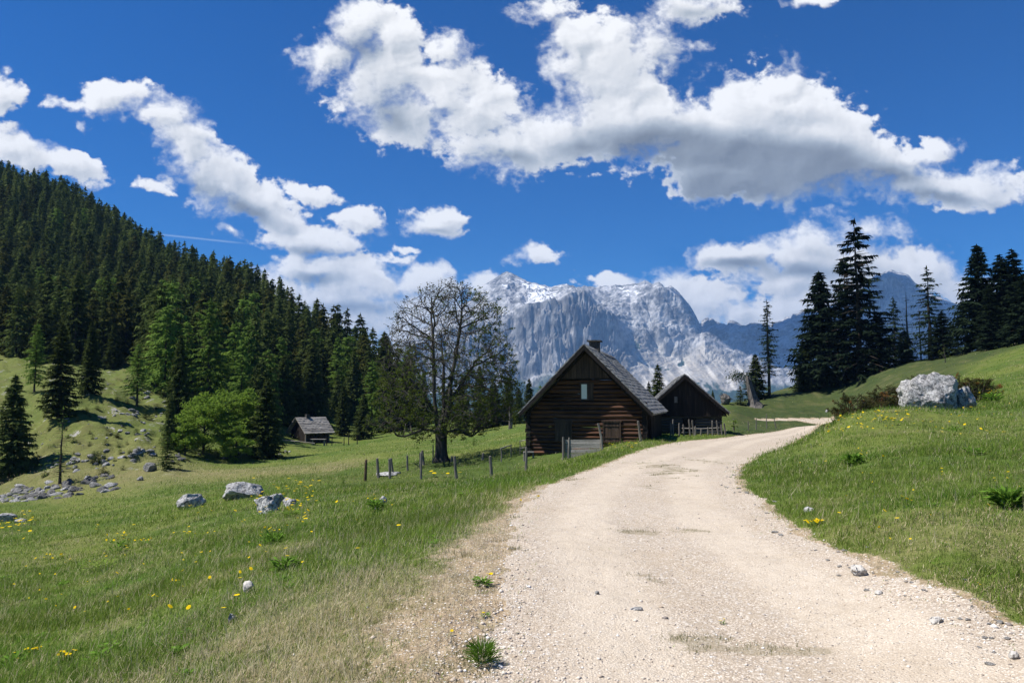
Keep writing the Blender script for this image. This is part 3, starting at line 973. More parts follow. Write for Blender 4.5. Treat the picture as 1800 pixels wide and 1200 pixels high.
def stone_mat(name, dark, light, crack=0.55, sc=1.0, moss=0.0):
    m, t = mat(name)
    g = t.new("ShaderNodeTexCoord").outputs['Object']
    n1 = t.noise(1.4 * sc, 7, 0.7, g, 0.3)
    n2 = t.noise(6.0 * sc, 6, 0.72, g)
    vo = t.new("ShaderNodeTexVoronoi", {'Vector': t.new("ShaderNodeVectorMath", {0: g, 1: t.new("ShaderNodeTexNoise", {'Vector': g, 'Scale': 2.5 * sc, 'Detail': 4.0}).outputs['Color']}, operation='ADD').outputs[0],
                                        'Scale': 2.6 * sc}, feature='DISTANCE_TO_EDGE').outputs['Distance']
    c = t.mix(t.mrange(n1, 0.36, 0.62), dark, light)
    c = t.mix(t.mrange(n2, 0.50, 0.60, 0, 0.85), c, (dark[0] * 0.35, dark[1] * 0.35, dark[2] * 0.36))
    c = t.mix(t.mrange(vo, 0.0, 0.07, crack, 0.0), c, (0.03, 0.03, 0.03))
    bp = t.new("ShaderNodeBump", {'Strength': 0.8, 'Distance': 0.05 / sc, 'Height': t.math('ADD', n2, t.math('MULTIPLY', t.mrange(vo, 0, 0.08), 0.5))})
    pr = t.new("ShaderNodeBsdfPrincipled", {'Base Color': c, 'Roughness': 0.92, 'Specular IOR Level': 0.2, 'Normal': bp.outputs[0]})
    finish(t, pr.outputs[0])
    return m


M_LIME = stone_mat("white_limestone", (0.30, 0.30, 0.30), (0.58, 0.57, 0.55))
M_BOULD = stone_mat("pitted_limestone", (0.20, 0.20, 0.20), (0.60, 0.59, 0.57), crack=0.85, sc=1.9)
M_LIMED = stone_mat("grey_limestone", (0.16, 0.16, 0.155), (0.40, 0.39, 0.37), sc=1.6)
M_CHIM = stone_mat("sooty_masonry", (0.045, 0.043, 0.042), (0.11, 0.105, 0.10), sc=2.5)
M_PEB = stone_mat("pale_stone", (0.42, 0.40, 0.37), (0.66, 0.63, 0.58), crack=0.1, sc=.8)
M_FOUND = stone_mat("foundation_stone", (0.25, 0.24, 0.23), (0.50, 0.49, 0.47), sc=2.0)
m, t = mat("pale_cloth")
pr = t.new("ShaderNodeBsdfPrincipled", {'Base Color': (0.80, 0.77, 0.66, 1), 'Roughness': 0.9})
finish(t, pr.outputs[0])
M_PALE = m
m, t = mat("dark_opening")
pr = t.new("ShaderNodeBsdfPrincipled", {'Base Color': (0.008, 0.008, 0.009, 1), 'Roughness': 0.8})
finish(t, pr.outputs[0])
M_DARK = m


def log_wall(mb, x0, x1, y, z0, z1, rnd, dia=0.27, roofline=None, gaps=(), axis='x', ydir=1):
    """courses of hewn logs; gaps = (xa, xb, za, zb) openings; roofline(z) -> (xmin, xmax)"""
    z = z0
    while z < z1 - 0.05:
        d = dia * rnd.uniform(0.75, 1.15)
        d = min(d, z1 - z)
        zc = z + d / 2
        a, b = x0, x1
        if roofline:
            ra, rb = roofline(z + d)
            a, b = max(a, ra), min(b, rb)
        spans = [(a, b)]
        for (ga, gb, za, zb) in gaps:
            if zc > za and zc < zb:
                ns = []
                for (p, q) in spans:
                    if ga > p and gb < q:
                        ns += [(p, ga), (gb, q)]
                    elif ga <= p < gb < q:
                        ns.append((gb, q))
                    elif p < ga < q <= gb:
                        ns.append((p, ga))
                    else:
                        ns.append((p, q))
                spans = ns
        for (p, q) in spans:
            if q - p < 0.1:
                continue
            n = max(2, int((q - p) / 0.9) + 1)
            pts, rr = [], []
            for k in range(n + 1):
                xx = p + (q - p) * k / n
                pt = (xx, y + rnd.uniform(-0.012, 0.012), zc + rnd.uniform(-0.01, 0.01)) if axis == 'x' else (y + rnd.uniform(-0.012, 0.012), xx, zc + rnd.uniform(-0.01, 0.01))
                pts.append(pt)
                rr.append(d * 0.5 * rnd.uniform(0.88, 1.03))
            mb.tube(pts, rr, 8, 0.03, rnd, 1.0)
        z += d * 0.985


def shingle_slope(mb, ridge0, ridge1, eave0, eave1, rnd, rows=18, bw=0.26, th=0.05):
    """overlapping courses of split boards from the eave up to the ridge"""
    r0, r1, e0, e1 = map(Vector, (ridge0, ridge1, eave0, eave1))
    up0 = (r0 - e0)
    L = up0.length
    along = (e1 - e0)
    al = along.length
    ad = along.normalized()
    ud = up0.normalized()
    nn = ad.cross(ud).normalized()
    if nn.z < 0:
        nn = -nn
    step = L / rows
    for r in range(rows):
        x = -0.04 + rnd.uniform(-0.1, 0)
        while x < al:
            w = bw * rnd.uniform(0.7, 1.3)
            xe = min(x + w - 0.012, al + rnd.uniform(-.02, .05))
            s0 = max(x, rnd.uniform(-0.04, 0.0))
            lo = r * step + rnd.uniform(-0.05, 0.02) - (0.08 if r == 0 else 0)
            o = e0 + ad * s0 + ud * lo + nn * (0.055 + rnd.uniform(0, 0.018))
            top = e0 + ad * s0 + ud * min(lo + step * 1.5, L) + nn * 0.018
            mb.box(o, ad * max(xe - s0, 0.03), top - o, nn * th * rnd.uniform(.8, 1.5))
            x += w
    return mb


def cabin(name, loc, rz, W_, Lr, z_eave, z_ridge, ov_l, ov_r, ov_f, ov_b, z_base, label, cat, roofm, rows, board_z, seed, main=True, boards_full=False):
    rnd = random.Random(seed)
    root = empty(name, loc, rz)
    tag(root, label, cat)
    mid = (W_ + ov_r - ov_l) / 2
    half = (W_ + ov_l + ov_r) / 2
    sl = (z_ridge - z_eave) / half

    def rl(z, inset=0.10):
        h = (z_ridge - inset - z) / sl
        return mid - h, mid + h
    L_ = Lr - ov_f - ov_b
    # roof
    rf = MB()
    thk = 0.10
    for sgn in (-1, 1):
        e = mid + sgn * half
        pts = [(mid, -ov_f, z_ridge), (e, -ov_f, z_eave), (e, -ov_f, z_eave - thk), (mid, -ov_f, z_ridge - thk * 1.3)]
        rf.prism(pts, (0, Lr, 0))
    roof = MB()
    shingle_slope(rf, (mid, -ov_f - .04, z_ridge + .02), (mid, Lr - ov_f + .03, z_ridge + .02), (mid + half, -ov_f - .04, z_eave + .01), (mid + half, Lr - ov_f + .03, z_eave + .01), rnd, rows)
    shingle_slope(rf, (mid, Lr - ov_f + .03, z_ridge + .02), (mid, -ov_f - .04, z_ridge + .02), (mid - half, Lr - ov_f + .03, z_eave + .01), (mid - half, -ov_f - .04, z_eave + .01), rnd, rows)
    ro = rf.build("roof", roofm, root)
    # ridge cap boards
    cp = MB()
    x = -ov_f - .05
    while x < Lr - ov_f:
        w = rnd.uniform(0.7, 1.1)
        for sgn in (-1, 1):
            cp.box((mid - sgn * 0.01, x, z_ridge + .09 + (0.012 if sgn > 0 else 0)), (sgn * 0.20, 0, -0.20 * sl), (0, w - .02, 0), (0, 0, .03))
        x += w
    cp.build("ridge_cap", roofm, ro)
    # barge boards along the front rake
    bb = MB()
    for sgn in (-1, 1):
        e = mid + sgn * (half + .02)
        y0 = -ov_f - 0.075
        bb.prism([(mid, y0, z_ridge + .03), (mid, y0, z_ridge - .26), (e, y0, z_eave - .22), (e, y0, z_eave + .03)], (0, 0.045, 0))
        # inner rake board close to the wall
        bb.prism([(mid, -0.33, z_ridge - .18), (mid, -0.33, z_ridge - .42), (e - sgn * .15, -0.33, z_eave - .32), (e - sgn * .15, -0.33, z_eave - .13)], (0, 0.06, 0))
    bb.build("bargeboard", M_BLACK, ro)
    return root, rnd, rl, mid, half, L_, ro


# ---------------------------------------------------------------- the log cabin
A = P(932, 805, 46.4)
zb = -1.95
RZ = -R(15.7)
Wd = 6.94
gaps = [(1.60, 2.62, -0.72, 0.48), (4.56, 5.62, -0.72, 0.48), (3.19, 4.0, 1.78, 2.78)]
root, rnd, rl, mid, half, L_, ro = cabin("log_cabin", (A.x, A.y, 0), RZ, Wd, 11.9, 0.93, 5.02, 0.45, 0.66, 0.75, 0.4, zb,
                                         "large dark log cabin with steep shingle roof and chimney beside the gravel track", "cabin", M_SHING, 19, 3.1, 5)
w = MB()
log_wall(w, 0.0, Wd, 0.14, zb + 0.1, 3.12, rnd, 0.275, rl, gaps)
w.build("front_wall", M_LOG, root)
w = MB()
log_wall(w, 0.25, L_, Wd - 0.14, zb + .2, 1.35, rnd, 0.275, None, (), 'y')
w.build("side_wall", M_LOGG, root)
w = MB()
log_wall(w, 0.25, L_, 0.14, zb, 1.35, rnd, 0.275, None, (), 'y')
w.build("side_wall", M_LOGG, root)
w = MB()
log_wall(w, 0, Wd, L_ - .12, zb, 4.6, rnd, 0.275, rl, ())
w.build("back_wall", M_LOGG, root)
# dark board lean-to against the right side
an = MB()
yy = 1.2
while yy < L_ - 0.4:
    bw = rnd.uniform(.16, .26)
    an.box((Wd + .30, yy, zb + .35), (.035 * rnd.uniform(.7, 1.3), 0, 0), (0, bw - .015, 0), (0, 0, 2.75), .006, rnd)
    yy += bw
xx = Wd + .02
while xx < Wd + .30:
    an.box((xx, 1.16, zb + .35), (.13, 0, 0), (0, .035, 0), (0, 0, 2.6))
    xx += .14
an.build("lean_to", M_BLACK, root)
# gable boarding
gb = MB()
x = mid - 1.9
while x < mid + 1.9:
    bw = rnd.uniform(0.13, 0.19)
    zt = 5.02 - 0.22 - abs(x + bw / 2 - mid) * (5.02 - .93) / half
    if zt > 3.2:
        gb.box((x, -0.27 + rnd.uniform(-.008, .008), 3.08 + rnd.uniform(-.03, .02)), (bw - .012, 0, 0), (0, .03, 0), (0, 0, zt - 3.08))
    x += bw
gb.build("gable_boards", M_BOARD, root)
g2 = MB()
g2.box((mid - 1.95, -0.2, 3.0), (3.9, 0, 0), (0, 0.3, 0), (0, 0, 0.12))
g2.prism([(mid - 1.8, -.18, 3.12), (mid + 1.8, -.18, 3.12), (mid, -.18, 4.7)], (0, .04, 0))
g2.build("gable_beam", M_BLACK, root)
# corner posts
for cx, cy, sx in ((-.30, -.02, .34), (Wd - .02, -.02, .30)):
    c = MB()
    z = zb + .05
    k = 0
    while z < 1.35 - (0.0 if cx > 0 else .2):
        d = .27
        if k % 2 == 0:
            c.cbox((cx + sx / 2, cy + .16, z + d / 2), sx * rnd.uniform(.9, 1.1), .30, d - .02, .01, rnd)
        else:
            c.cbox((cx + sx / 2, cy + .16, z + d / 2), sx * .8, .38, d - .02, .01, rnd)
        z += d
        k += 1
    c.build("corner_post", M_BLACK, root)
# foundation stones
for k in range(26):
    pass
fs = MB()
from mathutils import noise as mnoise


def rock_mesh(name, seed, sx, sy, sz, sub=3, rough=0.28, facets=5, sharp=0.5):
    import bmesh
    bm = bmesh.new()
    bmesh.ops.create_icosphere(bm, subdivisions=sub, radius=1.0)
    Vv = np.array([v.co[:] for v in bm.verts])
    Ff = np.array([[v.index for v in f.verts] for f in bm.faces])
    bm.free()
    rs = np.random.RandomState(seed)
    # planes cut the ball into facets
    nrm_ = rs.normal(size=(facets + 7, 3))
    nrm_ /= np.linalg.norm(nrm_, axis=1, keepdims=True)
    hgt = rs.uniform(0.55, 0.92, len(nrm_))
    for n_, h_ in zip(nrm_, hgt):
        d = Vv @ n_
        ex = np.maximum(d - h_, 0)
        Vv -= ex[:, None] * n_ * 0.92
    n3 = fbm(Vv[:, 0] * 1.6 + seed, Vv[:, 1] * 1.6, Vv[:, 2] * 1.6, octv=5, seed=seed, ridged=True, gain=0.55)
    n4 = fbm(Vv[:, 0] * 5 + seed, Vv[:, 1] * 5, Vv[:, 2] * 5, octv=3, seed=seed + 50)
    Vv *= (1 + rough * 0.6 * n3 + rough * 0.22 * n4)[:, None]
    Vv *= np.array([sx, sy, sz])
    return np_mesh(name, Vv, Ff, smooth_shade=False)


fV, fF = [], []
off = 0
for k in range(30):
    rm = rock_mesh("tmp", 300 + k, .19, .14, .11, 1)
    vv = np.array([v.co[:] for v in rm.vertices])
    ff = np.array([list(p.vertices) for p in rm.polygons])
    bpy.data.meshes.remove(rm)
    vv += np.array([-.1 + k * Wd / 29, .02 + .05 * math.sin(k * 3.1), zb + .02 + .05 * math.sin(k * 1.7) + 0.02 * k * (k / 30.0) * 0.4])
    fV.append(vv)
    fF.append(ff + off)
    off += len(vv)
link("foundation", np_mesh("foundation", np.concatenate(fV), np.concatenate(fF)), M_FOUND, root)
# windows
for (ga, gb_, za, zb_) in gaps[:2]:
    fr_ = MB()
    for (o, ex, ez) in (((ga - .02, -.03, za - .02), (.09, 0, 0), (0, 0, zb_ - za + .04)), ((gb_ - .07, -.03, za - .02), (.09, 0, 0), (0, 0, zb_ - za + .04)),
                        ((ga - .08, -.045, zb_ - .06), (gb_ - ga + .16, 0, 0), (0, 0, .10)), ((ga - .05, -.045, za - .08), (gb_ - ga + .10, 0, 0), (0, 0, .08))):
        fr_.box(o, ex, (0, .2, 0), ez)
    win = fr_.build("window", M_BOARD, root)
    sh = MB()
    x = ga + .075
    for k in range(4):
        bw = (gb_ - ga - .15) / 4
        sh.box((x, .0 + rnd.uniform(-.012, .012), za + .01), (bw - .014, 0, 0), (0, .03, 0), (0, 0, zb_ - za - .08))
        x += bw
    sh.box((ga + .08, -.028, za + .18), (gb_ - ga - .16, 0, 0), (0, .026, 0), (0, 0, .08))
    sh.box((ga + .08, -.028, zb_ - .32), (gb_ - ga - .16, 0, 0), (0, .026, 0), (0, 0, .08))
    sh.build("shutter", M_BOARD, win)
ga, gb_, za, zb_ = gaps[2]
fr_ = MB()
for (o, ex, ez) in (((ga, -.03, za), (.06, 0, 0), (0, 0, zb_ - za)), ((gb_ - .06, -.03, za), (.06, 0, 0), (0, 0, zb_ - za)),
                    ((ga - .03, -.045, zb_ - .05), (gb_ - ga + .06, 0, 0), (0, 0, .07)), ((ga - .05, -.06, za - .06), (gb_ - ga + .10, 0, 0), (0, 0, .07))):
    fr_.box(o, ex, (0, .16, 0), ez)
win = fr_.build("window", M_BOARD, root)
d_ = MB()
d_.box((ga + .06, .10, za), (gb_ - ga - .12, 0, 0), (0, .02, 0), (0, 0, zb_ - za - .05))
d_.build("opening", M_DARK, win)
c_ = MB()
c_.box((ga + .065, -.02, za + .03), (.34, 0, 0), (0, .02, 0), (0, 0, zb_ - za - .10))
tag(c_.build("pale_shutter", M_PALE, win), "whitish pale shutter")
c_ = MB()
for k in range(3):
    c_.box((ga + .42 + k * .11, -.02 + (k % 2) * .006, za + .02), (.10, 0, 0), (0, .025, 0), (0, 0, zb_ - za - .09))
c_.build("shutter", M_BOARD, win)
# chimney
ch = MB()
ch.cbox((mid + .02, 3.1, 4.95), .62, .62, 1.2, .012, rnd)
co = ch.build("chimney", M_CHIM, ro)
ch = MB()
ch.cbox((mid + .02, 3.1, 5.60), .90, .86, .09, .01, rnd)
ch.build("chimney_cap", M_CHIM, ro)
# raised boards at the far end of the ridge
cb_ = MB()
cb_.box((mid - .1, 5.2, 5.05), (.5, 0, -.30), (0, 5.4, 0), (0, 0, .10))
cb_.build("ridge_board", M_SHINGD, ro)

# ---------------------------------------------------------------- the barn behind it
B0 = P(1165, 766, 57.5)
root, rnd, rl, mid, half, L_, ro = cabin("barn", (B0.x - 1.05, B0.y, 0), -R(8.5), 5.5, 9.2, 0.80, 3.66, 0.45, 0.42, 0.55, 0.3, -1.2,
                                         "smaller black wooden barn with board gable standing behind the log cabin", "barn", M_SHING, 14, 1.0, 15)
w = MB()
log_wall(w, 0.0, 5.5, 0.14, -1.5, 0.55, rnd, 0.22, rl, [(2.55, 3.5, -1.6, .3)])
w.build("log_wall", M_LOGG, root)
for xx in (0.12, 5.38):
    w = MB()
    log_wall(w, 0.2, L_, xx, -1.5, 1.0, rnd, 0.25, None, (), 'y')
    w.build("side_wall", M_LOGG, root)
w = MB()
log_wall(w, 0, 5.5, L_, -1.5, 3.4, rnd, 0.3, rl)
w.build("back_wall", M_LOGG, root)
gbm = MB()
x = mid - 2.9
while x < mid + 2.9:
    bw = rnd.uniform(0.15, 0.24)
    zt = 3.66 - 0.2 - abs(x + bw / 2 - mid) * (3.66 - .80) / half
    if zt > .75:
        gbm.box((x, -0.12 + rnd.uniform(-.015, .015), .55 + rnd.uniform(-.05, .03)), (bw - .015, 0, 0), (0, .03, 0), (0, 0, zt - .55))
    x += bw
gbm.build("gable_boards", M_BARNB, root)
d_ = MB()
d_.prism([(mid - 2.9, -.06, .62), (mid + 2.9, -.06, .62), (mid, -.06, 3.42)], (0, .05, 0))
d_.build("gable_backing", M_BLACK, root)
d_ = MB()
for k in range(5):
    d_.box((2.56 + k * .186, .02, -1.45), (.175, 0, 0), (0, .04, 0), (0, 0, 1.72))
d_.box((2.5, -.0, .28), (1.06, 0, 0), (0, .06, 0), (0, 0, .12))
d_.build("door", M_BLACK, root)
# small square of pale boards on the gable
d_ = MB()
d_.box((1.95, -.165, 1.62), (.22, 0, 0), (0, .03, 0), (0, 0, .42))
d_.box((1.92, -.175, 1.58), (.28, 0, 0), (0, .02, 0), (0, 0, .05))
tag(d_.build("hatch", M_GREYV, root), "small weathered grey hatch")

# ---------------------------------------------------------------- the far hut at the forest edge
H0 = GY(536, 776)
H0 = P(536, 775, 108)
hz = gz(H0.x, H0.y)
rt = empty("forest_hut", (H0.x, H0.y, hz - .15), R(50))
tag(rt, "small distant timber hut with pale shingle roof below the forest", "hut")
rnd = random.Random(33)
WL, WG, HE, HR = 4.2, 3.5, 1.95, 3.7      # long side, gable side, eave and ridge heights
# local frame: X along the long front, gable face looks to -X
w = MB()
log_wall(w, 0, WL, .1, 0, HE, rnd, .25, None, [(1.75, 2.4, 0, 1.7), (.6, 1.05, .9, 1.4), (3.0, 3.5, .9, 1.4)])
w.box((0, .16, 0), (WL, 0, 0), (0, .05, 0), (0, 0, HE))
w.build("front_wall", M_BOARD, rt)
w = MB()
for k in range(17):
    y = k * WG / 17
    zt = HR - abs(y + .1 - WG / 2) / (WG / 2) * (HR - HE) - .1
    w.box((0, y, 0), (.05 + .01 * (k % 2), 0, 0), (0, WG / 17 - .015, 0), (0, 0, zt))
w.box((.08, .1, 0), (.05, 0, 0), (0, WG - .2, 0), (0, 0, HE))
w.build("gable_wall", M_BLACK, rt)
w = MB()
w.prism([(WL - .1, 0, 0), (WL - .1, WG, 0), (WL - .1, WG, HE), (WL - .1, WG / 2, HR - .15), (WL - .1, 0, HE)], (.08, 0, 0))
w.box((0, WG - .1, 0), (WL, 0, 0), (0, .1, 0), (0, 0, HE))
w.build("back_wall", M_BLACK, rt)
w = MB()
for sgn, ye in ((-1, -.55), (1, WG + .55)):
    ze = HE - .45
    w.prism([(-.45, WG / 2, HR), (-.45, ye, ze), (-.45, ye, ze - .1), (-.45, WG / 2, HR - .14)], (WL + .9, 0, 0))
shingle_slope(w, (-.5, WG / 2, HR + .02), (WL + .5, WG / 2, HR + .02), (-.5, -.6, HE - .47), (WL + .5, -.6, HE - .47), rnd, 9, .34)
shingle_slope(w, (WL + .5, WG / 2, HR + .02), (-.5, WG / 2, HR + .02), (WL + .5, WG + .6, HE - .47), (-.5, WG + .6, HE - .47), rnd, 9, .34)
ro = w.build("roof", M_GREYH, rt)
c_ = MB()
c_.cbox((1.5, WG / 2, HR + .15), .55, .5, .7)
c_.build("chimney", M_CHIM, ro)
for xx in (-.0, WL - .14):
    c_ = MB()
    c_.box((xx, -.14, 0), (.14, 0, 0), (0, .14, 0), (0, 0, HE - .1))
    c_.build("corner_post", M_GREYV, rt)
c_ = MB()
for k in range(4):
    c_.box((1.77 + k * .155, .02, .02), (.15, 0, 0), (0, .04, 0), (0, 0, 1.66))
c_.build("door", M_BLACK, rt)


# ---------------------------------------------------------------- posts, rails, boards
def post(px, py, hpx, m=M_GREYV, lean=0.0, rad_=0.06, D=None, label="", group=None, cut=False, name="fence_post", seed=0):
    rn = random.Random(int(px * 7 + py + seed))
    g = GY(px, py) if D is None else G(px, D)
    h = hpx / FPX * g.y
    mb = MB()
    pts, rr = [], []
    for k in range(5):
        q = k / 4
        pts.append((lean * h * q + rn.uniform(-.01, .01), rn.uniform(-.01, .01), -0.25 + (h + .25) * q))
        rr.append(rad_ * (1.05 - 0.22 * q) * rn.uniform(.92, 1.06))
    mb.tube(pts, rr, 7, 0.08, rn)
    if not cut:
        mb.tube([(lean * h, 0, h - .004), (lean * h * 1.0 + rn.uniform(-.02, .02), rn.uniform(-.02, .02), h + .05)], [rr[-1] * .98, rr[-1] * .25], 7)
    o = mb.build(name, m)
    o.location = g
    tag(o, label, "fence post", group)
    return o


GP = "old posts in the meadow left of the cabin"
post(642, 846, 36, M_BROWNV, 0.03, .085, label="reddish brown fence post, leftmost in the meadow row", group=GP)
post(666, 840, 33, M_GREYV, -0.10, .095, label="stout grey post left of the flat white rock", group=GP)
post(686, 841, 33, M_GREYV, -0.06, .085, label="dark upright post in front of the flat white rock", group=GP)
post(692, 834, 27, M_GREYV, -0.18, .075, label="leaning grey post touching the upright one by the flat white rock", group=GP)
post(717, 828, 26, M_GREYV, -0.06, .07, label="short grey post standing alone behind the flat white rock", group=GP)
post(738, 822, 25, M_GREYV, 0.0, .05, label="thin post just left of the thicker one in front of the maple", group=GP)
post(745, 817, 24, M_GREYV, -0.12, .10, label="thick weathered post nearest left of the maple trunk", group=GP)
post(740, 843, 45, M_GREYV, 0.0, .065, label="tall slim post in the middle of the meadow row", group=GP)
post(761, 814, 31, M_GREYV, 0.0, .05, label="dark slender post beside the foot of the maple", group=GP)
post(803, 841, 37, M_GREYV, -0.12, .085, label="slightly leaning grey post in front and right of the maple", group=GP)
post(794, 812, 10, M_GREYV, 0.0, .09, label="very short stub of a post right of the maple roots", group=GP, cut=True)
post(848, 809, 12, M_GREYV, 0.12, .10, label="short slanting stump of a post between maple and cabin", group=GP, cut=True)
post(865, 837, 34, M_GREYV, -0.10, .09, label="sturdy grey post between maple and cabin", group=GP)
post(925, 828, 40, M_GREYV, 0.0, .075, label="grey post in front of the cabin's left corner", group=GP)


def frame_between(a, b, h0, h1, label, cat, name, legs=2, extra=None, m=M_GREYH, rr=.05):
    """two legs and a top bar; a, b ground points"""
    root = empty(name, a)
    tag(root, label, cat)
    d = b - a
    for k in range(legs):
        q = k / (legs - 1)
        p = d * q
        mb = MB()
        hh = h0 + (h1 - h0) * q
        mb.tube([(p.x, p.y, p.z - .3), (p.x + .02, p.y, p.z + hh * .5), (p.x, p.y, p.z + hh)], [rr, rr * .95, rr * .85], 6, .06, random.Random(k))
        mb.build("leg", M_GREYV, root)
    mb = MB()
    e = d * 1.08
    s = -d * 0.06
    mb.tube([(s.x, s.y, s.z + h0 + .03), (d.x * .5, d.y * .5, d.z * .5 + (h0 + h1) / 2 + .04), (e.x, e.y, d.z + h1 + .03)], [rr, rr * .9, rr * .8], 6, .06, random.Random(9))
    mb.build("rail", m, root)
    if extra:
        mb = MB()
        mb.tube([(s.x, s.y, s.z + extra), (e.x, e.y, d.z + extra)], [rr * .7] * 2, 6)
        mb.build("rail", m, root)
    return root


frame_between(GY(881, 812), GY(898, 803), .80, .72, "low wooden hitching rail on two legs left of the cabin", "rail", "hitching_rail")
frame_between(GY(914, 800), GY(925, 799), .85, .90, "small square wooden gate frame by the cabin's left corner", "gate frame", "gate_frame", extra=.45, rr=.035)
a = GY(921, 811)
frame_between(a, a + Vector((.55, .1, 0)), .48, .48, "low plank bench against the cabin's left corner", "bench", "plank_bench", rr=.07)

# board panel in front of the cabin
pa = P(992, 812, 42.0)
pb = P(1056, 797, 41.3)
pa.z = gz(pa.x, pa.y)
pb.z = gz(pb.x, pb.y)
root = empty("board_panel", pa)
tag(root, "weathered grey board panel between two posts in front of the cabin", "board panel")
d = pb - pa
rn = random.Random(4)
zz = -0.15
pd = MB()
for k in range(5):
    hh = .26
    pd.box((d.x * .02, d.y * .02 - .03, zz + .0 + d.z * .0), (d.x * .97, d.y * .97, .06 + rn.uniform(-.03, .03)), (0, .035, 0), (0, 0, hh - .03), .012, rn)
    zz += hh
pd.build("boards", M_GREYH, root)
for (o_, h_, ln, r_) in ((Vector((-.06, -.1, 0)), 1.28, .0, .08), (Vector((.22, -.12, 0)), 1.25, .05, .06), (d + Vector((.1, -.1, 0)), 1.5, -.16, .075)):
    mb = MB()
    mb.tube([(o_.x, o_.y, o_.z - .3), (o_.x + ln * .5, o_.y, o_.z + h_ * .5), (o_.x + ln * h_, o_.y, o_.z + h_)], [r_, r_ * .95, r_ * .8], 7, .07, rn)
    mb.build("post", M_GREYV, root)
post(1126, 780, 34, M_GREYV, -0.16, .085, D=43.2, label="leaning grey post at the cabin's right front corner")

# palings in front of the barn
GB = "rough palings in front of the barn"
for i, (px, py, h, ln, lb) in enumerate([
        (1177, 768, 22, 0, "thick grey paling, first on the left before the barn"), (1181, 773, 28, .02, "tall paling second from the left before the barn"),
        (1192, 764, 22, 0, "thin paling left of the barn door"), (1201, 764, 20, -.10, "short slanting paling beneath the barn door's left edge"),
        (1212, 768, 28, -.10, "whitish topped paling before the barn door"), (1218, 766, 26, -.12, "leaning paling just right of the white topped one"),
        (1220, 764, 15, 0, "stubby paling behind the pair at the barn door"), (1230, 764, 10, 0, "lowest stub in the row of barn palings"),
        (1242, 763, 13, 0, "short paling right of the barn door"), (1250, 764, 25, 0, "tall straight paling near the barn's right half"),
        (1261, 764, 24, -.14, "leaning tall paling near the barn's right corner"), (1267, 764, 17, -.1, "short paling by the barn's right corner"),
        (1273, 764, 20, -.12, "outermost slanting paling at the barn's right corner")]):
    post(px, py, h, M_GREYV, ln, .075 if i != 9 else .06, D=55.2 + 0.3 * (i % 3), label=lb, group=GB, name="paling")
a, b = G(1197, 56), G(1262, 56)
root = empty("paling_rail", a)
mb = MB()
rn = random.Random(2)
mb.tube([(0, 0, .62), ((b - a).x * .5, 0, .58), ((b - a).x, (b - a).y, .66)], [.045, .04, .035], 6, .05, rn)
mb.tube([(0, .05, .30), ((b - a).x * .5, .05, .34), ((b - a).x, (b - a).y + .05, .28)], [.045, .04, .035], 6, .05, rn)
o = mb.build("rails", M_GREYH, root)
bpy.data.objects.remove(root)
o.parent = None
o.location = a
o.name = "paling_rails"
tag(o, "pair of thin horizontal rails lashed along the barn palings", "rail")

# wire fence posts beyond the barn
GW = "slim posts of the pasture fence beyond the barn"
for px, py, h, ln, lb in [(1287, 762, 20, .0, "pasture fence post next to the little bush right of the barn"), (1313, 758, 16, 0, "shortest pasture fence post beyond the barn"),
                          (1326, 757, 19, .06, "pale pasture fence post, third from the barn"), (1345, 756, 24, 0, "dark straight pasture fence post nearest the leaning pale one"),
                          (1362, 749, 18, -.22, "pale strongly leaning pasture fence post")]:
    post(px, py, h, M_GREYV, ln, .05, D=66 + (px - 1287) * .12, label=lb, group=GW)

# fence by the far hut
GH = "dark posts of the paddock by the far hut"
for px, py, h, lb in [(557, 782, 12, "paddock post nearest the hut wall"), (577, 768, 14, "paddock post at the hut's right gable"), (586, 780, 14, "front left paddock post by the far hut"), (607, 775, 14, "middle paddock post right of the far hut"),
                      (615, 774, 18, "thick dark paddock post right of the far hut"), (630, 772, 16, "outermost right paddock post by the far hut")]:
    post(px, py, h, M_BLACK, 0, .07, D=104, label=lb, group=GH)
root = empty("fallen_pole", G(500, 100, .25))
b = G(556, 99, .35)
mb = MB()
d = b - root.location
mb.tube([(0, 0, 0), (d.x * .5, d.y * .5, d.z * .5 + .05), (d.x, d.y, d.z)], [.07, .06, .05], 6)
o = mb.build("fallen_pole", M_GREYH)
o.location = root.location
bpy.data.objects.remove(root)
o.name = "fallen_pole"
tag(o, "long pale pole lying in the grass before the far hut", "pole")
a = G(548, 103)
root = empty("picnic_table", a)
tag(root, "rough plank table standing at the front of the far hut", "table")
mb = MB()
mb.box((0, 0, .78), (2.1, -.2, 0), (0, .8, 0), (0, 0, .07))
mb.build("table_top", M_GREYH, root)
for x in (.2, 1.8):
    mb = MB()
    mb.box((x, .1, -.1), (.12, 0, 0), (0, .55, 0), (0, 0, .88))
    mb.build("leg", M_GREYV, root)
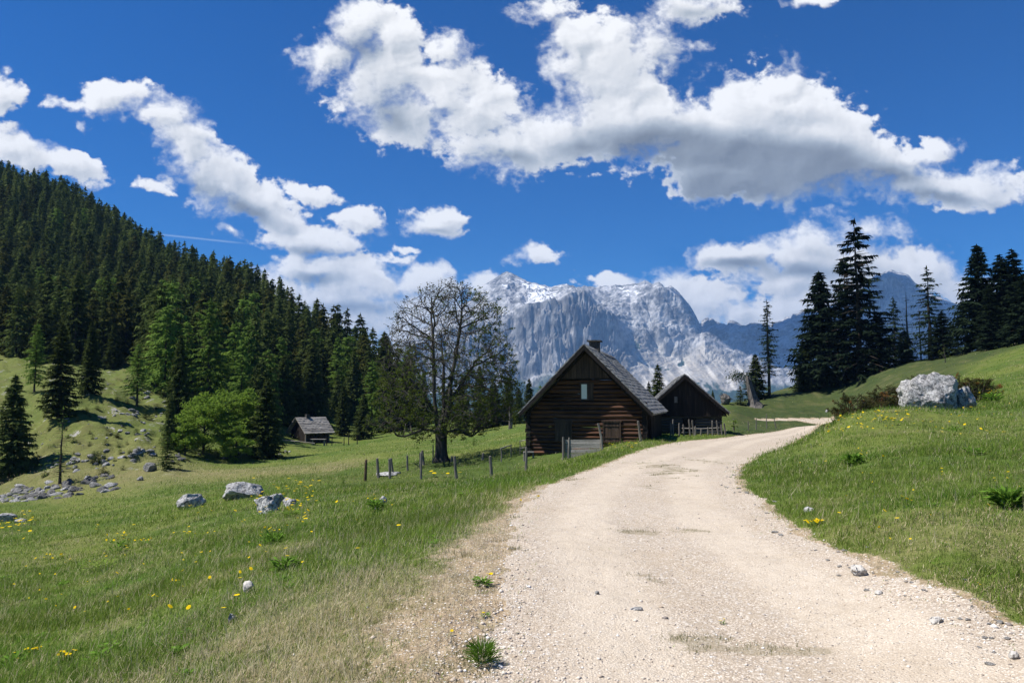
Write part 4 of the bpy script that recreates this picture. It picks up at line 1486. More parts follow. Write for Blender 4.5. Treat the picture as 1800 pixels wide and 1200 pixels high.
# ---------------------------------------------------------------- foliage
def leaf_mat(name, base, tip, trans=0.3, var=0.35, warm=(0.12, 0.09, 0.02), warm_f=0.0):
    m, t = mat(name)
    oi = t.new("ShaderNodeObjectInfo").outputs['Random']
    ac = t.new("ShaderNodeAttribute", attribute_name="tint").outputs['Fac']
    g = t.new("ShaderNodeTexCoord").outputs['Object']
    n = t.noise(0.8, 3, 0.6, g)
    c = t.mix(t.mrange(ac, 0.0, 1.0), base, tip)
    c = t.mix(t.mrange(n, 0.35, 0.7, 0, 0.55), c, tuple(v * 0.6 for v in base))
    br = t.math('MULTIPLY_ADD', oi, var, 1 - var / 2)
    c = t.new("ShaderNodeVectorMath", {0: c, 'Scale': br}, operation='SCALE').outputs[0]
    if warm_f:
        c = t.mix(t.mrange(t.noise(1.7, 4, 0.6, g), 0.55, 0.68, 0, warm_f), c, warm)
    dif = t.new("ShaderNodeBsdfDiffuse", {'Color': c})
    tr = t.new("ShaderNodeBsdfTranslucent", {'Color': c})
    mx = t.new("ShaderNodeMixShader", {0: trans})
    t.l.new(dif.outputs[0], mx.inputs[1])
    t.l.new(tr.outputs[0], mx.inputs[2])
    finish(t, mx.outputs[0])
    return m


def bark_mat(name, a, b, sc=6.0):
    m, t = mat(name)
    g = t.new("ShaderNodeTexCoord").outputs['Object']
    mp = t.new("ShaderNodeMapping", {'Vector': g, 'Scale': (sc, sc, sc * .22)}).outputs[0]
    n = t.noise(1.0, 6, 0.7, mp)
    bp = t.new("ShaderNodeBump", {'Strength': 0.8, 'Distance': 0.04, 'Height': n})
    pr = t.new("ShaderNodeBsdfPrincipled", {'Base Color': t.mix(t.mrange(n, .35, .65), a, b), 'Roughness': 0.95, 'Specular IOR Level': 0.1, 'Normal': bp.outputs[0]})
    finish(t, pr.outputs[0])
    return m


ML_SPR = leaf_mat("spruce_needles", (0.036, 0.062, 0.020), (0.135, 0.165, 0.045), 0.28, 0.7)
ML_DRK = leaf_mat("dark_spruce_needles", (0.010, 0.020, 0.013), (0.030, 0.045, 0.022), 0.15, 0.3)
ML_LAR = leaf_mat("larch_needles", (0.11, 0.19, 0.036), (0.26, 0.38, 0.08), 0.45, 0.3)
ML_BLU = leaf_mat("bluish_larch_needles", (0.026, 0.048, 0.030), (0.060, 0.090, 0.050), 0.35, 0.3)
ML_BRD = leaf_mat("fresh_beech_leaves", (0.13, 0.22, 0.028), (0.30, 0.42, 0.07), 0.45, 0.3)
ML_MAP = leaf_mat("sparse_maple_leaves", (0.045, 0.075, 0.016), (0.15, 0.19, 0.038), 0.42, 0.2)
ML_MAPB = leaf_mat("brown_maple_blossom", (0.05, 0.045, 0.02), (0.11, 0.095, 0.035), 0.3, 0.2)
ML_JUN = leaf_mat("juniper_needles", (0.04, 0.048, 0.018), (0.10, 0.095, 0.035), 0.25, 0.3, (0.32, 0.12, 0.035), 0.9)
M_BARK = bark_mat("spruce_bark", (0.035, 0.028, 0.022), (0.10, 0.08, 0.062))
M_BARKM = bark_mat("maple_bark", (0.032, 0.030, 0.028), (0.105, 0.096, 0.085), 4.0)
M_DEAD = bark_mat("dead_grey_wood", (0.06, 0.055, 0.05), (0.19, 0.175, 0.16))


def ortho(d):
    a = np.where(np.abs(d[:, 2:3]) < 0.9, np.array([[0, 0, 1.0]]), np.array([[1.0, 0, 0]]))
    u = np.cross(d, a)
    u /= np.linalg.norm(u, axis=1, keepdims=True) + 1e-9
    return u, np.cross(u, d)


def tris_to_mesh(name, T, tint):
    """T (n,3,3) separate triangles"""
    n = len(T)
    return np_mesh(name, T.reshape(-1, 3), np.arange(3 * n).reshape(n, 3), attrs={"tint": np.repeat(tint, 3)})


def conifer_crown(seed, h=10.0, r=2.4, z0=0.06, whorls=34, per=7, sprigs=9, droop=0.45, up=0.5, sw=0.34, prof=0.85, ragged=0.22, gap=0.0, hang=0.35, thin=1.0, top_narrow=1.0):
    """triangles of a conifer crown: whorls of boughs that carry flat hanging sprays"""
    rs = np.random.RandomState(seed)
    zt, az_, Lb = [], [], []
    lean = rs.uniform(-1, 1, 8)
    for k in range(whorls):
        q = (k + rs.uniform(-.3, .3)) / whorls
        q = min(max(q, 0), 0.995)
        z = h * (z0 + (1 - z0) * q ** 0.92)
        tt = 1 - q
        L = r * (tt ** prof) * top_narrow + 0.05 * r * min(1, tt * 12)
        if q < 0.10:
            L *= 0.72 + 2.8 * q
        nb = max(3, int(round(per * (0.55 + 0.45 * tt))))
        a0 = rs.uniform(0, 6.28)
        for j in range(nb):
            if rs.rand() < gap:
                continue
            a = a0 + 6.28 * j / nb + rs.uniform(-.3, .3)
            f = 1 + ragged * rs.uniform(-1.3, 0.9) + 0.10 * lean[int((a % 6.28) / 6.28 * 8) % 8]
            zt.append(z + rs.uniform(-.5, .5) * h / whorls)
            az_.append(a)
            Lb.append(max(L * f, 0.04 * r))
    zt, az_, Lb = map(np.array, (zt, az_, Lb))
    nb = len(zt)
    S = sprigs
    q = (np.arange(S) + 0.5) / S
    q = np.broadcast_to(q, (nb, S)) + rs.uniform(-.5, .5, (nb, S)) / S
    rel = (zt / h)[:, None]
    dr = droop * (1.25 - 1.5 * rel) * Lb[:, None]          # lower boughs droop, upper ones rise
    rad_ = q * Lb[:, None]
    zz = zt[:, None] - dr * q ** 1.1 * (1 - up * q ** 2)
    ca, sa = np.cos(az_)[:, None], np.sin(az_)[:, None]
    base = np.stack([ca * rad_, sa * rad_, zz], -1).reshape(-1, 3)
    out = np.stack([ca + 0 * q, sa + 0 * q, -dr / Lb[:, None] * 0.7 + 0 * q], -1).reshape(-1, 3)
    side = np.stack([-sa + 0 * q, ca + 0 * q, 0 * q], -1).reshape(-1, 3)
    Lr_ = np.repeat(Lb, S)
    qq = q.reshape(-1)
    T, tint = [], []
    tb = np.repeat(rs.rand(nb), S)
    for sgn in (-1, 1, 0):
        n = len(base)
        keep = rs.rand(n) < thin * (0.55 if sgn == 0 else 1)
        ang_ = rs.uniform(.5, 1.1, n) * sgn
        d = out * np.cos(ang_)[:, None] + side * np.sin(ang_)[:, None]
        if sgn == 0:
            d = out * 0.6
            d[:, 2] -= 0.9
        d[:, 2] -= hang * rs.uniform(.3, 1.5, n)
        d /= np.linalg.norm(d, axis=1, keepdims=True)
        ln = sw * r * 0.42 * (0.45 + 0.9 * np.sin(np.pi * np.clip(qq * .8 + .12, 0, 1))) * rs.uniform(.6, 1.35, n) * (0.35 + 0.65 * (Lr_ / r) ** .5)
        wdt = ln * rs.uniform(.28, .5, n)
        pv = np.cross(d, np.array([0, 0, 1.0])) + rs.normal(0, .35, (n, 3))
        pv -= (pv * d).sum(1, keepdims=True) * d
        pv /= np.linalg.norm(pv, axis=1, keepdims=True) + 1e-9
        b = base - d * (ln * 0.12)[:, None]
        t3 = np.stack([b + pv * wdt[:, None] * .5, b - pv * wdt[:, None] * .5, b + d * ln[:, None]], 1)
        T.append(t3[keep])
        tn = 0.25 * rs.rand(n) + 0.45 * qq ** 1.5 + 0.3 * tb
        tint.append(tn[keep])
    # leader shoot
    T.append(np.array([[[-.04 * r, 0, h * .97], [.04 * r, 0, h * .97], [0, 0, h * 1.012]], [[0, -.04 * r, h * .97], [0, .04 * r, h * .97], [0, 0, h * 1.012]]]))
    tint.append(np.array([.5, .5]))
    return np.concatenate(T), np.concatenate(tint)


def trunk_mb(h, r0, boughs=(), seed=0, top=0.97):
    mb = MB()
    rn = random.Random(seed)
    pts, rr = [(0, 0, -0.5)], [r0 * 1.35]
    for k in range(1, 9):
        q = k / 8
        pts.append((rn.uniform(-.02, .02) * h * .2, rn.uniform(-.02, .02) * h * .2, h * top * q))
        rr.append(max(r0 * (1 - q) ** .9, 0.012))
    mb.tube(pts, rr, 7, .05, rn)
    for (z, a, L, dz) in boughs:
        mb.tube([(0, 0, z), (math.cos(a) * L * .5, math.sin(a) * L * .5, z + dz * .35), (math.cos(a) * L, math.sin(a) * L, z + dz)],
                [r0 * .22 * (1 - z / h) + .015, r0 * .12, .008], 4)
    return mb


CON = {}


def conifer_kind(key, leaf, seed, h, r, trunk_r=None, bark=None, boughs=0, **kw):
    T, ti = conifer_crown(seed, h, r, **kw)
    rn = random.Random(seed)
    bl = [(rn.uniform(max(kw.get('z0', .06), .04) * h * .9, h * .8), rn.uniform(0, 6.28), 0, 0) for _ in range(boughs)]
    bl = [(z, a, r * (1 - z / h) ** .85 * rn.uniform(.7, 1.05), -r * .25 * (1 - 1.3 * z / h)) for (z, a, _, _) in bl]
    tm = trunk_mb(h, trunk_r or h * .016, bl, seed)
    me_t = bpy.data.meshes.new("trunk")
    me_t.from_pydata([tuple(v) for v in tm.v], [], tm.f)
    me_t.materials.append(bark or M_BARK)
    me_c = tris_to_mesh("crown", T, ti)
    me_c.materials.append(leaf)
    CON[key] = (me_t, me_c, h, r)


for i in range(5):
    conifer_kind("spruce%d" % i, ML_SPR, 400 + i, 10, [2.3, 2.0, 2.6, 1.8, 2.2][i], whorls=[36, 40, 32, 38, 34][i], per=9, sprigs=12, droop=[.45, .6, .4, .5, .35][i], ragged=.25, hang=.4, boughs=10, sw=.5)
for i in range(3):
    conifer_kind("dark%d" % i, ML_DRK, 430 + i, 10, [2.4, 2.0, 2.7][i], whorls=38, per=9, sprigs=13, droop=.4, ragged=.25, boughs=14, gap=.05, sw=.5)
for i in range(3):
    conifer_kind("larch%d" % i, ML_LAR, 450 + i, 10, [2.3, 2.0, 2.6][i], z0=[.16, .22, .12][i], whorls=30, per=7, sprigs=13, droop=.18, up=-.3, ragged=.34, hang=.5, thin=.9, sw=.38, prof=.62, boughs=24, gap=.06)
for i in range(2):
    conifer_kind("blue%d" % i, ML_BLU, 460 + i, 10, [1.9, 2.2][i], z0=[.10, .2][i], whorls=28, per=6, sprigs=13, droop=.2, up=-.2, ragged=.4, hang=.6, thin=.8, sw=.38, prof=.8, boughs=30, gap=.12)
conifer_kind("airy", ML_DRK, 470, 10, 2.35, whorls=30, per=6, sprigs=18, droop=.28, up=.5, ragged=.3, hang=.3, sw=.38, thin=.95, boughs=90, gap=.10, z0=.07, trunk_r=.18, prof=.72)
conifer_kind("sapling", ML_SPR, 480, 10, 3.4, whorls=20, per=9, sprigs=10, droop=.1, ragged=.2, hang=.2, z0=.02, sw=.4)
conifer_kind("thinlarch", ML_LAR, 481, 10, 1.9, whorls=22, per=5, sprigs=9, droop=.12, up=-.4, ragged=.5, hang=.3, z0=.12, thin=.42, sw=.24, boughs=60, gap=.15, prof=.6)


def place_conifer(key, loc, height, rz, name, label, cat, group=None, wid=1.0, lean=(0, 0)):
    me_t, me_c, h, r = CON[key]
    root = empty(name, loc, rz)
    tag(root, label, cat, group)
    s = height / h
    root.scale = (s * wid, s * wid, s)
    root.rotation_euler = (lean[0], lean[1], rz)
    for nm, me in (("trunk", me_t), ("crown", me_c)):
        o = bpy.data.objects.new(nm, me)
        COL.objects.link(o)
        o.parent = root
    return root


def tree_px(key, px, ybase, ytop, D=None, name="spruce_tree", label="", cat="tree", group=None, wid=1.0, width_px=None, lean=(0, 0), dy=0.0):
    if D is None:
        g = GY(px, ybase)
    else:
        g = G(px, D)
        g.z = min(g.z, P(px, ybase, D).z + 1.5)
    top = P(px, ytop, g.y).z
    hgt = max(top - g.z, 0.5)
    if width_px:
        wid = (width_px / 2 / FPX * g.y) / (CON[key][3] * hgt / CON[key][2])
    g.z -= 0.1
    return place_conifer(key, g, hgt, (px * 1.37) % 6.28, name, label, cat, group, wid, lean)


# the trees one can pick out: key, px, base y, top y, distance (None = where that ground is), width px, name, label
TREES = [
    ("spruce0", 18, 838, 656, None, 92, "spruce_tree", "broad dark spruce cut by the picture's left edge above the stones"),
    ("spruce3", 103, 741, 566, None, 74, "spruce_tree", "dark spruce with drooping boughs alone on the left slope"),
    ("larch0", 60, 691, 566, None, 46, "larch_tree", "bright green larch with bare lower trunk at the far left forest edge"),
    ("spruce1", 157, 692, 564, None, 50, "spruce_tree", "dark spruce right of the bare trunked larch on the left slope"),
    ("thinlarch", 105, 850, 712, None, 60, "larch_sapling", "thin see-through young larch rising from the dark stones"),
    ("spruce4", 198, 648, 566, None, 36, "spruce_tree", "small slim pale spruce at the edge of the hill forest"),
    ("larch1", 240, 716, 602, None, 52, "larch_tree", "small light green larch standing free on the grassy slope"),
    ("larch0", 276, 690, 545, 104, 54, "larch_tree", "larch with tapering green crown left of the tallest larch"),
    ("spruce2", 316, 745, 585, 86, 58, "spruce_tree", "dark full spruce between the larches above the bright beech"),
    ("larch1", 312, 700, 566, 108, 50, "larch_tree", "yellowish larch behind the dark spruce of the slope"),
    ("larch2", 366, 715, 522, 104, 82, "larch_tree", "tallest fresh green larch in the middle of the forest edge"),
    ("larch1", 425, 725, 595, 100, 56, "larch_tree", "pale green larch rising behind the bright beech"),
    ("larch0", 408, 700, 572, 118, 42, "larch_tree", "slim light green larch right of the tallest larch"),
    ("sapling", 293, 824, 752, None, 40, "young_spruce", "bushy young spruce at the meadow edge under the slope"),
    ("spruce0", 466, 806, 664, None, 76, "spruce_tree", "dark pointed spruce at the meadow edge right of the bright beech"),
    ("spruce1", 302, 790, 690, 74, 34, "spruce_tree", "narrow dark spruce just above the young bushy one"),
    ("spruce2", 500, 770, 620, 118, 60, "spruce_tree", "dark spruce looming left behind the far hut"),
    ("spruce1", 550, 765, 598, 130, 62, "spruce_tree", "tall dark spruce right behind the far hut"),
    ("spruce0", 522, 765, 640, 124, 46, "spruce_tree", "dark spruce straight behind the hut's chimney"),
    ("larch1", 592, 755, 590, 146, 44, "larch_tree", "bright larch right of the far hut inside the dark edge"),
    ("spruce3", 604, 760, 674, 122, 36, "spruce_tree", "short green spruce standing right of the far hut"),
    ("spruce4", 622, 758, 610, 140, 46, "spruce_tree", "dark spruce on the forest corner right of the hut"),
    ("larch2", 655, 762, 630, 124, 58, "larch_tree", "fresh green larch half hidden by the maple's left side"),
    ("spruce2", 640, 764, 690, 116, 44, "spruce_tree", "low dark green spruce left of the maple crown"),
    ("dark0", 682, 756, 618, 132, 66, "spruce_tree", "dark wide spruce behind the left half of the maple"),
    ("dark1", 715, 752, 625, 138, 50, "spruce_tree", "dark spruce behind the maple's main stems"),
    ("spruce1", 745, 748, 650, 142, 38, "spruce_tree", "spruce glimpsed between the maple's stems"),
    ("spruce0", 812, 766, 656, 112, 40, "spruce_tree", "green spruce just right of the maple trunk in the background"),
    ("spruce3", 843, 764, 640, 116, 44, "spruce_tree", "slender spruce behind the maple's right boughs"),
    ("spruce2", 868, 762, 668, 118, 50, "spruce_tree", "yellow green spruce left of the pale dead snag"),
    ("spruce4", 893, 758, 662, 120, 40, "spruce_tree", "spruce directly behind the pale dead snag"),
    ("spruce1", 912, 754, 680, 116, 34, "spruce_tree", "small spruce in the gap left of the cabin roof"),
    ("spruce0", 930, 752, 664, 122, 38, "spruce_tree", "pointed spruce rising over the cabin's left eave"),
    ("larch0", 950, 745, 676, 126, 34, "larch_tree", "light green larch peeking over the cabin's left roof edge"),
    ("dark2", 790, 752, 672, 146, 40, "spruce_tree", "dark spruce far behind the maple's right stem"),
    ("spruce3", 1156, 745, 638, 84, 52, "spruce_tree", "open green spruce standing between the cabin and the barn"),
    ("dark1", 1140, 745, 668, 86, 26, "spruce_tree", "small dark spruce tucked beside the one between cabin and barn"),
    # right hand group
    ("dark2", 1446, 680, 476, None, 124, "fir_tree", "dense dark fir left of the tallest tree on the right hill"),
    ("airy", 1512, 657, 384, 108, 156, "fir_tree", "tallest tree on the right hill with tiered see-through boughs"),
    ("airy", 1490, 660, 438, 112, 90, "fir_tree", "thin second stem fir close left of the tallest tree"),
    ("spruce0", 1415, 688, 612, 112, 50, "young_spruce", "bushy green spruce at the foot of the dense dark fir"),
    ("dark0", 1545, 655, 550, 106, 80, "spruce_tree", "low dark spruce right of the tallest tree's trunk"),
    ("blue1", 1575, 648, 520, 118, 56, "larch_tree", "hazy thin larch between the tallest tree and the dead snags"),
    ("blue0", 1637, 645, 466, 104, 92, "larch_tree", "bluish green larch with pointed top on the right ridge"),
    ("dark1", 1660, 640, 545, 101, 66, "spruce_tree", "dark spruce at the right foot of the bluish larch"),
    ("spruce4", 1592, 645, 578, 107, 52, "spruce_tree", "low shaggy spruce below the dead snags"),
    ("dark2", 1728, 622, 428, 94, 104, "fir_tree", "tall dark fir of the group at the right edge"),
    ("dark0", 1768, 612, 446, 92, 100, "fir_tree", "dark fir between the two tallest of the right edge group"),
    ("dark1", 1790, 608, 436, 96, 98, "fir_tree", "rightmost tall fir reaching the picture edge"),
    ("dark1", 1746, 622, 500, 89, 60, "fir_tree", "lower dark fir in front of the right edge group"),
    ("dark2", 1810, 602, 480, 84, 90, "fir_tree", "dark fir cut off by the right picture edge"),
    ("blue1", 1700, 628, 520, 99, 58, "larch_tree", "shaggy larch between the bluish larch and the right edge group"),
    ("spruce2", 1328, 694, 620, 110, 50, "spruce_tree", "bushy green spruce beside the bare larch with the broken top"),
    ("sapling", 1300, 707, 676, 104, 26, "young_spruce", "little round spruce bush left of the grey stump"),
    ("spruce1", 1252, 712, 684, 108, 12, "spruce_tree", "tiny spruce top showing over the barn's right roof slope"),
]
seen_lab = set()
for (key, px, yb_, yt, D, wpx, nm, lab) in TREES:
    tree_px(key, px, yb_, yt, D, nm, lab, "larch" if "larch" in nm else ("fir" if "fir" in nm else "spruce"), width_px=wpx)


# ---- the bare old larch with few branches on the right
def bare_conifer(px, ybase, ytop, D, label, name, cat, seed, green=True, nb=34, side=1.0, leafm=None, lowlen=2.6, rtr=.2):
    rn = random.Random(seed)
    g = G(px, D)
    h = P(px, ytop, g.y).z - g.z
    root = empty(name, g)
    tag(root, label, cat)
    mb = MB()
    mb.tube([(0, 0, -.4), (0.05, 0, h * .3), (-.04, 0, h * .6), (.03, 0, h * .85), (0, 0, h)], [rtr * 1.2, rtr, rtr * .7, rtr * .35, .012], 7, .06, rn)
    ends = []
    for k in range(nb):
        z = h * rn.uniform(.18, .97)
        L = lowlen * (1 - z / h) ** .8 * rn.uniform(.3, 1.0) + .15
        a = rn.uniform(0, 6.28)
        dz = rn.uniform(-.25, .12) * L
        p1 = Vector((math.cos(a) * L * .55, math.sin(a) * L * .55, z + dz * .3))
        p2 = Vector((math.cos(a) * L, math.sin(a) * L, z + dz))
        mb.tube([(0, 0, z), p1, p2], [.035 * (1 - z / h) + .012, .018, .006], 4)
        ends.append(((0, 0, z), p1, p2))
        for j in range(2):
            q = rn.uniform(.4, .9)
            b0 = Vector((0, 0, z)).lerp(p2, q)
            mb.tube([b0, b0 + Vector((rn.uniform(-.4, .4), rn.uniform(-.4, .4), rn.uniform(-.3, .15))) * L * .5], [.012, .004], 3)
    mb.build("trunk", M_BARK if green else M_DEAD, root)
    if green:
        rs = np.random.RandomState(seed)
        T, ti = [], []
        for (b, p1, p2) in ends:
            if rn.random() < .25:
                continue
            for j in range(26):
                q = rn.uniform(.1, 1)
                c = Vector(b).lerp(p2, q)
                d = Vector((rn.uniform(-1, 1), rn.uniform(-1, 1), rn.uniform(-1.4, .4))).normalized()
                w_ = Vector((rn.uniform(-1, 1), rn.uniform(-1, 1), rn.uniform(-1, 1))).normalized() * .06
                ln = rn.uniform(.12, .34)
                T.append([c + w_, c - w_, c + d * ln])
                ti.append(rn.random())
        T2, ti2 = conifer_crown(seed, h, lowlen * .50, z0=.24, whorls=40, per=6, sprigs=7, droop=.3, ragged=.6, thin=.9, sw=.6, prof=.5, gap=.15)
        me = tris_to_mesh("crown", np.concatenate([np.array([[list(v) for v in tt] for tt in T]), T2]), np.concatenate([np.array(ti), ti2]))
        link("crown", me, leafm or ML_BLU, root)
    return root


bare_conifer(1351, 692, 526, 110, "gaunt half bare larch with a needle thin top beside the grey stump", "larch_tree", "larch", 71, True, 46, lowlen=2.9)
bare_conifer(1598, 648, 512, 108, "dead bare snag with stubby branches on the right ridge", "dead_tree", "dead tree", 72, False, 40, lowlen=2.6, rtr=.16)
bare_conifer(1620, 645, 538, 110, "thin dead pole close to the bluish larch", "dead_tree", "dead tree", 73, False, 26, lowlen=1.4, rtr=.1)
bare_conifer(897, 768, 700, 100, "pale dead snag standing left of the cabin", "dead_tree", "dead tree", 74, False, 12, lowlen=1.0, rtr=.25)
bare_conifer(820, 756, 648, 124, "grey leafless spruce behind the maple's right side", "dead_tree", "dead tree", 75, False, 50, lowlen=2.4, rtr=.12)

# leaning larch bough reaching left over the stump
rn = random.Random(77)
g = G(1330, 109)
root = empty("leaning_larch", g)
tag(root, "low leaning larch stretching its branch left over the stump", "larch")
mb = MB()
main_pts = [(0.4, 0, -.3), (-.3, 0, 2.0), (-1.3, 0, 3.3), (-2.6, 0, 3.9), (-3.6, 0, 3.6)]
mb.tube(main_pts, [.14, .11, .08, .05, .02], 6, .06, rn)
mb.build("trunk", M_BARK, root)
T, ti = [], []
for j in range(900):
    q = rn.random() ** .8
    k = min(int(q * 4), 3)
    c = Vector(main_pts[k]).lerp(Vector(main_pts[k + 1]), q * 4 - k) if k < 4 else Vector(main_pts[-1])
    if c.z < 2.2:
        continue
    c = c + Vector((rn.gauss(0, .5), rn.gauss(0, .6), rn.gauss(-.30, .42)))
    d = Vector((rn.uniform(-1, 1), rn.uniform(-1, 1), rn.uniform(-1.2, .5))).normalized()
    w_ = Vector((rn.uniform(-1, 1), rn.uniform(-1, 1), rn.uniform(-1, 1))).normalized() * .08
    T.append([list(c + w_), list(c - w_), list(c + d * rn.uniform(.2, .45))])
    ti.append(rn.random())
link("crown", tris_to_mesh("crown", np.array(T), np.array(ti)), ML_BLU, root)


# ---------------------------------------------------------------- broadleaf crowns
def leaf_cloud(rs, cx, sx, n, size, shell=0.6):
    """n leaf triangles in an ellipsoid clump"""
    d = rs.normal(size=(n, 3))
    d /= np.linalg.norm(d, axis=1, keepdims=True)
    rr = rs.uniform(shell, 1, n) ** .6
    c = np.array(cx) + d * rr[:, None] * np.array(sx)
    a = rs.normal(size=(n, 3))
    a[:, 2] *= .5
    a /= np.linalg.norm(a, axis=1, keepdims=True)
    b = np.cross(a, rs.normal(size=(n, 3)))
    b /= np.linalg.norm(b, axis=1, keepdims=True)
    ln = size * rs.uniform(.6, 1.3, n)
    return np.stack([c - b * (ln * .45)[:, None], c + b * (ln * .45)[:, None], c + a * ln[:, None]], 1)


def broadleaf(px, ybase, ytop, D, wpx, label, seed, name="beech_tree", cat="beech", leafm=None, nclump=60, leaf=.22, per=110, dead_trunk=True, low=0.05, depth=1.0):
    rs = np.random.RandomState(seed)
    g = GY(px, ybase) if D is None else G(px, D)
    top = P(px, ytop, g.y).z - g.z
    rw = wpx / 2 / FPX * g.y
    root = empty(name, g - Vector((0, 0, .1)))
    tag(root, label, cat)
    T, ti = [], []
    mb = MB()
    mb.tube([(0, 0, -.4), (.05, 0, top * .3), (0, .1, top * .62), (0, 0, top * .9)], [top * .022, top * .018, top * .011, .02], 7)
    for k in range(nclump):
        d = rs.normal(size=3)
        d /= np.linalg.norm(d)
        q = rs.uniform(.35, 1.0)
        cz = top * (low + (1 - low) * .50) + d[2] * q * top * (1 - low) * .46
        tt = (cz / top)
        wz = math.sin(math.pi * min(max(.16 + .80 * tt, 0), 1)) ** .6
        c = np.array([d[0] * q * rw * wz, d[1] * q * rw * depth * wz, cz]) + rs.normal(0, .10, 3) * rw
        c[2] = max(c[2], .2)
        s = rs.uniform(.07, .17) * (rw + top * .3)
        Tk = leaf_cloud(rs, c, (s * 1.25, s * 1.25, s * .62), per, leaf, .1)
        T.append(Tk)
        ti.append(np.clip(rs.uniform(0, .35) + .5 * rs.rand(per) + .15, 0, 1))
        if k % 2 == 0:
            z0_ = max(cz - .5 * np.hypot(c[0], c[1]) - .3, top * .1)
            mb.tube([(0, 0, z0_), (c[0] * .5, c[1] * .5, (z0_ + cz) * .5), tuple(c)], [top * .007, top * .004, .008], 4)
    mb.build("trunk", M_BARKM, root)
    link("crown", tris_to_mesh("crown", np.concatenate(T), np.concatenate(ti)), leafm or ML_BRD, root)
    return root


broadleaf(362, 800, 690, 77, 104, "bright fresh green beech at the foot of the forest slope", 501, nclump=110, leaf=.19, per=90, low=.0)
broadleaf(398, 797, 664, 80, 84, "tallest bright green beech, in the middle of the beech group", 508, nclump=110, leaf=.19, per=90, low=.0)
broadleaf(438, 800, 672, 81, 74, "bright green beech leaning against the dark pointed spruce", 502, nclump=80, leaf=.19, per=90, low=.0)
broadleaf(330, 808, 728, 74, 66, "low bright green beech bush left of the bigger beeches", 503, nclump=60, leaf=.17, per=90, low=.0)
broadleaf(418, 806, 740, 76, 60, "low leafy beech scrub in front of the taller beeches", 509, nclump=50, leaf=.17, per=90, low=.0)
broadleaf(395, 690, 618, 108, 60, "light green leafy tree wedged between the larches", 504, nclump=36, leaf=.25, per=90)
broadleaf(1662, 640, 600, 90, 26, "sparse twiggy young rowan on the right ridge", 505, name="rowan_sapling", cat="sapling", nclump=8, leaf=.10, per=12, leafm=ML_MAP, low=.2)
broadleaf(1288, 764, 736, 62, 14, "little pale leafed sapling beside the barn", 506, name="leafy_sapling", cat="sapling", nclump=10, leaf=.10, per=20, leafm=ML_BRD, low=.3)


# ---------------------------------------------------------------- the old maple: grown towards light points in its crown
def grow_tree(seed, seeds, envelope, n_att, step=.34, infl=3.2, kill=.62, iters=90, bias=(0, 0, .10)):
    rs = np.random.RandomState(seed)
    att = envelope(rs, n_att)
    pos = [np.array(p, float) for p, _ in seeds]
    par = [q for _, q in seeds]
    P_ = np.array(pos)
    par = list(par)
    alive = np.ones(len(att), bool)
    start = len(P_)
    near_i = np.full(len(att), -1)
    near_d = np.full(len(att), 1e9)
    for j in range(len(P_)):
        d = np.linalg.norm(att - P_[j], axis=1)
        b = d < near_d
        near_d[b] = d[b]
        near_i[b] = j
    nchild = {}
    for it in range(iters):
        sel = alive & (near_d < (infl if it > 12 else 9.0))
        if not sel.any():
            break
        ids = np.nonzero(sel)[0]
        new = []
        order = np.argsort(near_i[ids])
        ids = ids[order]
        ni = near_i[ids]
        cuts = np.nonzero(np.diff(ni))[0] + 1
        for grp in np.split(ids, cuts):
            j = near_i[grp[0]]
            if nchild.get(j, 0) >= 5:
                alive[grp] = False
                continue
            d = att[grp] - P_[j]
            d /= np.linalg.norm(d, axis=1, keepdims=True) + 1e-9
            pv_ = P_[j] - P_[par[j]] if par[j] >= 0 else np.array([0, 0, 1.0])
            v = d.mean(0) + np.array(bias) + rs.normal(0, .07, 3) + .45 * pv_ / (np.linalg.norm(pv_) + 1e-9)
            v /= np.linalg.norm(v) + 1e-9
            new.append((P_[j] + v * step, j))
            nchild[j] = nchild.get(j, 0) + 1
        if not new:
            break
        base_n = len(P_)
        P_ = np.concatenate([P_, np.array([n[0] for n in new])])
        par += [n[1] for n in new]
        for k in range(base_n, len(P_)):
            d = np.linalg.norm(att - P_[k], axis=1)
            b = d < near_d
            near_d[b] = d[b]
            near_i[b] = k
        alive &= near_d > kill
    return P_, np.array(par)


def branch_mesh(P_, par, tip_r, expo=2.35, max_r=None):
    n = len(P_)
    r = np.zeros(n)
    kids = [[] for _ in range(n)]
    for i in range(n):
        if par[i] >= 0:
            kids[par[i]].append(i)
    acc = np.zeros(n)
    for i in range(n - 1, -1, -1):
        if not kids[i]:
            acc[i] = tip_r ** expo
        if par[i] >= 0:
            acc[par[i]] += acc[i]
    r = acc ** (1 / expo)
    if max_r:
        r = np.minimum(r, max_r)
    ch = np.nonzero(par >= 0)[0]
    a, b = P_[par[ch]], P_[ch]
    ra = np.minimum(r[par[ch]], r[ch] * 1.25)
    rb = r[ch]
    d = b - a
    d /= np.linalg.norm(d, axis=1, keepdims=True) + 1e-9
    # continue slightly past each joint so that pieces meet
    b = b + d * (rb * .4)[:, None]
    u, w = ortho(d)
    k = 6
    ang_ = np.arange(k) * 2 * math.pi / k
    ring = np.cos(ang_)[None, :, None] * u[:, None, :] + np.sin(ang_)[None, :, None] * w[:, None, :]
    Va = a[:, None, :] + ring * ra[:, None, None]
    Vb = b[:, None, :] + ring * rb[:, None, None]
    Vv = np.concatenate([Va, Vb], 1).reshape(-1, 3)
    m_ = len(ch)
    base = (np.arange(m_) * 2 * k)[:, None]
    i0 = np.arange(k)[None, :]
    i1 = (np.arange(k) + 1) % k
    F_ = np.stack([base + i0, base + i1[None], base + k + i1[None], base + k + i0], -1).reshape(-1, 4)
    tips = np.array([i for i in range(n) if not kids[i]])
    return Vv, F_, tips, r


